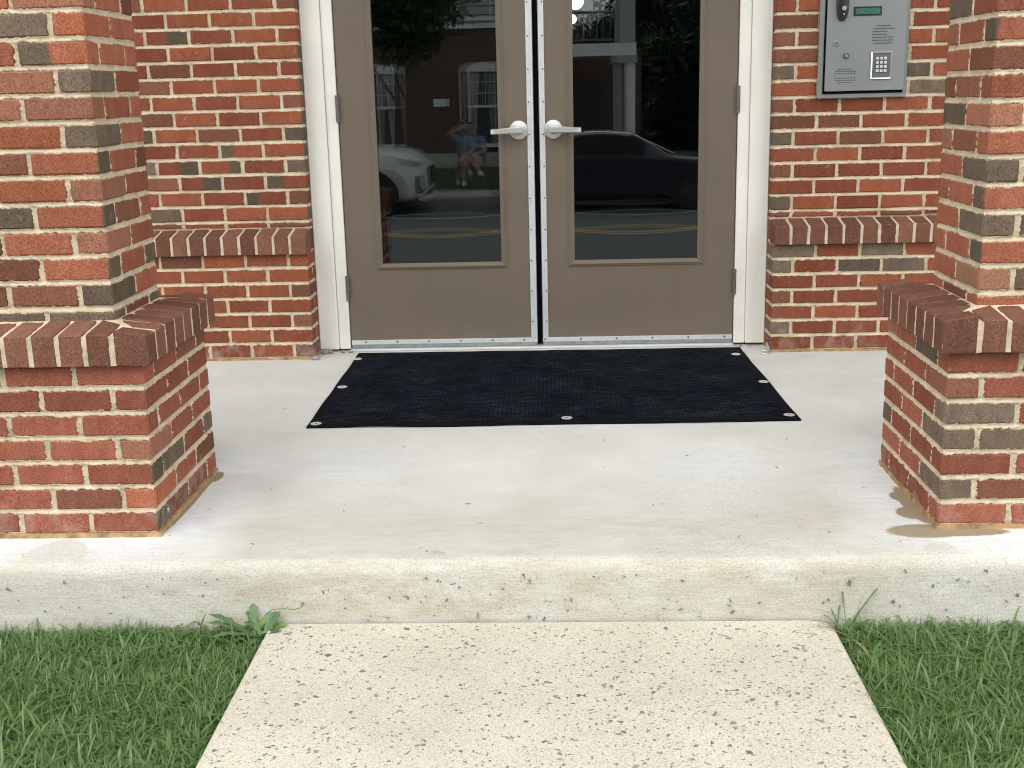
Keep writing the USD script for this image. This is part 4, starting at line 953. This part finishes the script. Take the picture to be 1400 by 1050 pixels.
for i, (x, y, h) in enumerate([(5.0, -33, 8), (7.0, -37, 9.5), (8.6, -34, 8.5), (11.2, -38, 10), (6.2, -42, 10.5), (13.5, -35, 9), (4.2, -30, 4.6), (6.4, -30, 5.0), (4.0, -37, 8.5), (5.4, -31, 3.2), (3.3, -44, 7), (1.2, -47, 5.2), (-.6, -49, 5.6)]):
    tree("wood_tree", x, y, -.55, h, h*.27, 6000, "wood_leaf", "dark tree of the wood beyond the balcony across the street", 40+i, .14, .36, leaf=.22, group="dark trees of the wood across the street")

def wheel(t, x, y, r_, s=1):
    w = part(t, "wheel", trimesh.creation.revolve(np.array([(r_*.62, -.1), (r_*.92, -.11), (r_, -.08), (r_, .08), (r_*.92, .11), (r_*.62, .1), (r_*.62, -.1)]), sections=32).apply_transform(trimesh.transformations.rotation_matrix(math.pi/2, [1, 0, 0])).apply_translation([x, y, RZ+r_]), "tyre", smooth=40)
    sp = [cyl((x, y-.06*0, RZ+r_), (x, y, RZ+r_), .01, 6)] if False else []
    for k in range(10):
        a = k*math.pi/5; d = np.array([math.cos(a), 0, math.sin(a)]); c = np.array([x, y+s*.075, RZ+r_]); sp.append(cyl(c, c+d*r_*.62, .030, 6, .020))
    sp.append(cyl((x, y+s*.05, RZ+r_), (x, y+s*.10, RZ+r_), .06, 12)); sp.append(cyl((x, y-.02, RZ+r_), (x, y+.02, RZ+r_), r_*.6, 20))
    part(w, "rim", cat(sp), "rim_dark", smooth=40)
def car(name, label, nose, yside, length, stations, paint, wheels, wr, width):
    """stations: (distance behind the nose, bottom, shoulder, top height above road, half width at the shoulder, half width at the top)."""
    t = thing(name, label, "car", (nose-length/2, yside-width/2, RZ)); yc = yside-width/2
    rows, zg = [], RZ
    for d, zb, zs, zt, ws, wt in stations:
        x = nose-d; pr = [(-ws*.80, zb), (-ws*.98, zb+.10), (-ws*1.0, zb+(zs-zb)*.55), (-ws*.97, zs)]
        if zt > zs+.25: pr += [(-wt*1.05, zs+(zt-zs)*.72), (-wt*.80, zt-.015), (0, zt+.01)]
        else: pr += [(-ws*.88, zs+(zt-zs)*.55), (-wt*.7, zt-.005), (0, zt+.01)]
        pr = pr + [(-a, b) for a, b in pr[:-1][::-1]]; rows.append([(x, yc+a, zg+b) for a, b in pr])
    P = np.array(rows); 
    from scipy.interpolate import PchipInterpolator
    s0 = np.array([q[0] for q in stations]); s1 = np.unique(np.concatenate([s0, np.linspace(s0[0], s0[-1], 70)])); P = PchipInterpolator(s0, P, axis=0)(s1)
    t0 = np.arange(P.shape[1]); t1 = np.linspace(0, P.shape[1]-1, 49); P = PchipInterpolator(t0, P, axis=1)(t1)
    v, f = grid_mesh(P); k = P.shape[1]; n = P.shape[0]
    caps = [(0, i, i+1) for i in range(1, k-1)] + [((n-1)*k, (n-1)*k+i+1, (n-1)*k+i) for i in range(1, k-1)]
    body = trimesh.Trimesh(v, np.vstack([f, caps]), process=False)
    if body.volume < 0: body.invert()
    # the glasshouse is the upper band of the loft, cut out of the body
    cf = body.triangles_center; ci = np.zeros(len(cf), bool)
    zt = np.array([q[3] for q in stations]); zs = np.array([q[2] for q in stations])
    sh = RZ+np.interp(nose-cf[:, 0], s0, zs); tp = RZ+np.interp(nose-cf[:, 0], s0, zt)
    ci = (cf[:, 2] > sh+.05) & (tp-sh > .30) & (cf[:, 2] < tp-.05)
    fw = (tp-sh > .1) & (cf[:, 2] > sh+.02) & (np.abs(cf[:, 1]-yc) < width*.40) & (nose-cf[:, 0] > stations[CARW][0]) & (nose-cf[:, 0] < stations[CARW+1][0]); ci |= fw
    bd = part(t, "body", drop_unused(v, body.faces[~ci]), paint, smooth=35); part(t, "windows", drop_unused(v, body.faces[ci]), "car_glass", smooth=35)
    for xw in wheels:
        for yy, s in ((yside-.10, 1), (yside-width+.10, -1)):
            wheel(t, nose-xw, yy, wr, s)
            ar = [hull([(nose-xw+q*math.cos(a), yy+s*dy, RZ+wr+q*math.sin(a)) for a in (a0, a0+math.pi/10) for q in (wr+.015, wr+.085) for dy in (.088, .108)]) for a0 in np.linspace(-.15, math.pi+.15-math.pi/10, 11)]
            part(t, "wheel_arch", cat(ar), "grille_black")
            part(t, "wheel_well", cyl((nose-xw, yy-s*.12, RZ+wr+.02), (nose-xw, yy+s*.092, RZ+wr+.02), wr+.05, 28), "grille_black")
    return t, yc
CARW = 3
t, yc = car("suv", "white suv parked nose right across the street, reflected in the left glass", -2.19, -15.55, 4.8,
    [(0, .42, .72, .86, .66, .55), (.12, .30, .86, .98, .84, .70), (.35, .25, 1.02, 1.12, .94, .78), (1.35, .25, 1.12, 1.22, .98, .80), (2.0, .25, 1.14, 1.66, .98, .72), (2.6, .25, 1.14, 1.74, .98, .72), (4.0, .25, 1.14, 1.70, .98, .68), (4.6, .3, 1.10, 1.2, .95, .66), (4.8, .4, .9, 1.0, .85, .6)], "car_white", (.86, 3.78), .37, 1.98)
hl = lambda s: hull([(-2.245, yc+s*.60, RZ+.83), (-2.245, yc+s*.60, RZ+.91), (-2.30, yc+s*.86, RZ+.86), (-2.30, yc+s*.86, RZ+.95), (-2.62, yc+s*.962, RZ+.98), (-2.62, yc+s*.955, RZ+1.02), (-2.45, yc+s*.935, RZ+.90)])
for s in (1, -1): part(t, "headlight", hl(s), "lamp_lens")
part(t, "grille", hull([(-2.172, yc+y, RZ+z) for y, z in ((-.5, .5), (.5, .5), (-.55, .82), (.55, .82))] + [(-2.3, yc+y, RZ+z) for y, z in ((-.5, .5), (.5, .5), (-.55, .88), (.55, .88))]), "grille_black")
part(t, "air_intake", hull([(x, yc+s*.80+dy, RZ+z) for s in (1,) for x, dy in ((-2.23, -.1), (-2.33, .13)) for z in (.40, .70)]+[(-2.4, yc+.75, RZ+.5)]), "grille_black")
part(t, "bumper_lip", hull([(x, yc+y, RZ+z) for x, y in ((-2.15, -.6), (-2.15, .6), (-2.30, -.86), (-2.30, .86)) for z in (.26, .34)]), "car_white")
t, yc = car("sedan", "dark navy sedan parked across the street, reflected in the right glass", 3.5, -15.55, 4.5,
    [(0, .38, .58, .68, .60, .5), (.12, .26, .68, .78, .80, .68), (.4, .2, .80, .88, .90, .76), (1.35, .2, .90, .98, .92, .78), (2.05, .2, .92, 1.35, .92, .66), (2.6, .2, .92, 1.40, .92, .66), (3.3, .2, .92, 1.34, .92, .62), (3.95, .2, .90, 1.0, .9, .7), (4.4, .3, .85, .95, .85, .6), (4.5, .4, .75, .85, .75, .5)], "car_navy", (.99, 3.55), .34, 1.86)
part(t, "roof_trim", cat([cyl((3.5-a[0], yc+a[1], RZ+a[2]), (3.5-b[0], yc+b[1], RZ+b[2]), .012, 8) for a, b in zip([(1.38, .70, .985), (2.02, .69, 1.34), (2.6, .68, 1.395)], [(2.02, .69, 1.34), (2.6, .68, 1.395), (3.35, .66, 1.33)])]), "chrome")
for s in (1, -1): part(t, "headlight", hull([(3.47, yc+s*.5, RZ+.60), (3.47, yc+s*.5, RZ+.67), (3.35, yc+s*.80, RZ+.64), (3.35, yc+s*.80, RZ+.73), (3.13, yc+s*.885, RZ+.76)]), "lamp_lens")

# ---------------------------------------------------------------- the person seated across the street
def limb(chain):
    out = None
    for (p, r0), (q, r1) in zip(chain[:-1], chain[1:]):
        a = [trimesh.creation.icosphere(2, rr).apply_translation(pp).vertices for pp, rr in ((p, r0), (q, r1))]
        h = m3.Manifold.hull_points(np.vstack(a)); out = h if out is None else out + h
    return out
def as_tri(mf, tgt=.03, it=6):
    m = mf.refine_to_length(tgt).to_mesh(); t_ = trimesh.Trimesh(m.vert_properties[:, :3], m.tri_verts); trimesh.smoothing.filter_taubin(t_, iterations=it); return t_
def person():
    o = np.array([-1.80, -20.0, -.70]); P = lambda x, y, z: o+np.array([x, y, z])
    t = thing("person", "person in blue shirt and khaki shorts seated across the street, hand raised to head", "person", o)
    hipL, hipR = P(-.10, -.05, .50), P(.10, -.05, .50); kneeL, kneeR = P(-.12, .40, .52), P(.02, .42, .62)
    ankL, ankR = P(-.10, .34, .10), P(.20, .52, .30)
    body = limb([(P(0, -.08, .55), .13), (P(0, -.12, .85), .14), (P(0, -.12, .97), .10), (P(0, -.10, 1.06), .05), (P(0, -.08, 1.16), .085), (P(0, -.075, 1.20), .088)])
    for h, k, a in ((hipL, kneeL, ankL), (hipR, kneeR, ankR)): body += limb([(h, .095), (k, .062), (k*.5+a*.5+np.array([0, -.01, 0]), .055), (a, .036)])
    sL, sR = P(-.19, -.12, .95), P(.19, -.12, .95); eL, hL = P(-.33, -.02, 1.08), P(-.13, -.02, 1.22); eR, hR = P(.27, .06, .72), P(.10, .26, .66)
    body += limb([(sL, .055), (eL, .043), (hL, .032)]) + limb([(sR, .055), (eR, .043), (hR, .032)])
    for c, d in ((hL, np.array([.07, .0, .02])), (hR, np.array([-.05, .06, .0]))):
        body += limb([(c, .030), (c+d*.6, .034)])
        n_ = np.cross(d, [0, 1, .3]); n_ /= np.linalg.norm(n_)
        for k in range(4): body += limb([(c+d*.7+n_*(k-1.5)*.018, .010), (c+d*(1.45-.08*abs(k-1.5))+n_*(k-1.5)*.02, .009), (c+d*(1.9-.1*abs(k-1.5))+n_*(k-1.5)*.02+np.array([0, 0, -.015]), .008)])
        body += limb([(c+d*.3-n_*.03, .011), (c+d*.9-n_*.055, .009)])
    body += limb([(P(0, .005, 1.165), .016), (P(0, .02, 1.155), .013)])
    part(t, "body", as_tri(body, .02, 4), "skin", smooth=True)
    sh = limb([(P(0, -.08, .55), .155), (P(0, -.12, .85), .165), (P(0, -.12, .96), .12)]) + limb([(P(-.05, -.12, .93), .10), (sL, .075), (sL*.5+eL*.5, .062)]) + limb([(P(.05, -.12, .93), .10), (sR, .075), (sR*.45+eR*.55, .062)])
    part(t, "shirt", as_tri(sh), "shirt_blue", smooth=True)
    so = limb([(P(-.06, -.06, .50), .135), (P(.06, -.06, .50), .135)]) + limb([(hipL, .115), (hipL*.25+kneeL*.75, .092)]) + limb([(hipR, .115), (hipR*.25+kneeR*.75, .092)])
    part(t, "shorts", as_tri(so), "shorts_khaki", smooth=True)
    part(t, "hair", as_tri(limb([(P(0, -.10, 1.20), .092), (P(0, -.09, 1.235), .078)])), "hair_dark", smooth=True)
    for a, d in ((ankL, np.array([0, .16, -.055])), (ankR, np.array([.05, .15, -.04]))): part(t, "shoe", as_tri(limb([(a+[0, -.03, -.045], .045), (a+[0, .02, -.02], .048), (a+d, .036)])), "shoe_white", smooth=True)
    c = thing("garden_chair", "dark garden chair under the seated person across the street", "chair", (-1.8, -20.1, -.70))
    part(c, "seat", cbox(-2.07, -1.53, -20.36, -19.82, -.34, -.30, .01), "hinge_metal"); part(c, "backrest", cbox(-2.07, -1.53, -20.40, -20.365, -.32, .25, .01), "hinge_metal")
    for x in (-2.04, -1.56):
        for y in (-19.86, -20.36): part(c, "leg", cyl((x, y, -.74), (x, y, -.34), .02, 8), "hinge_metal")
person()
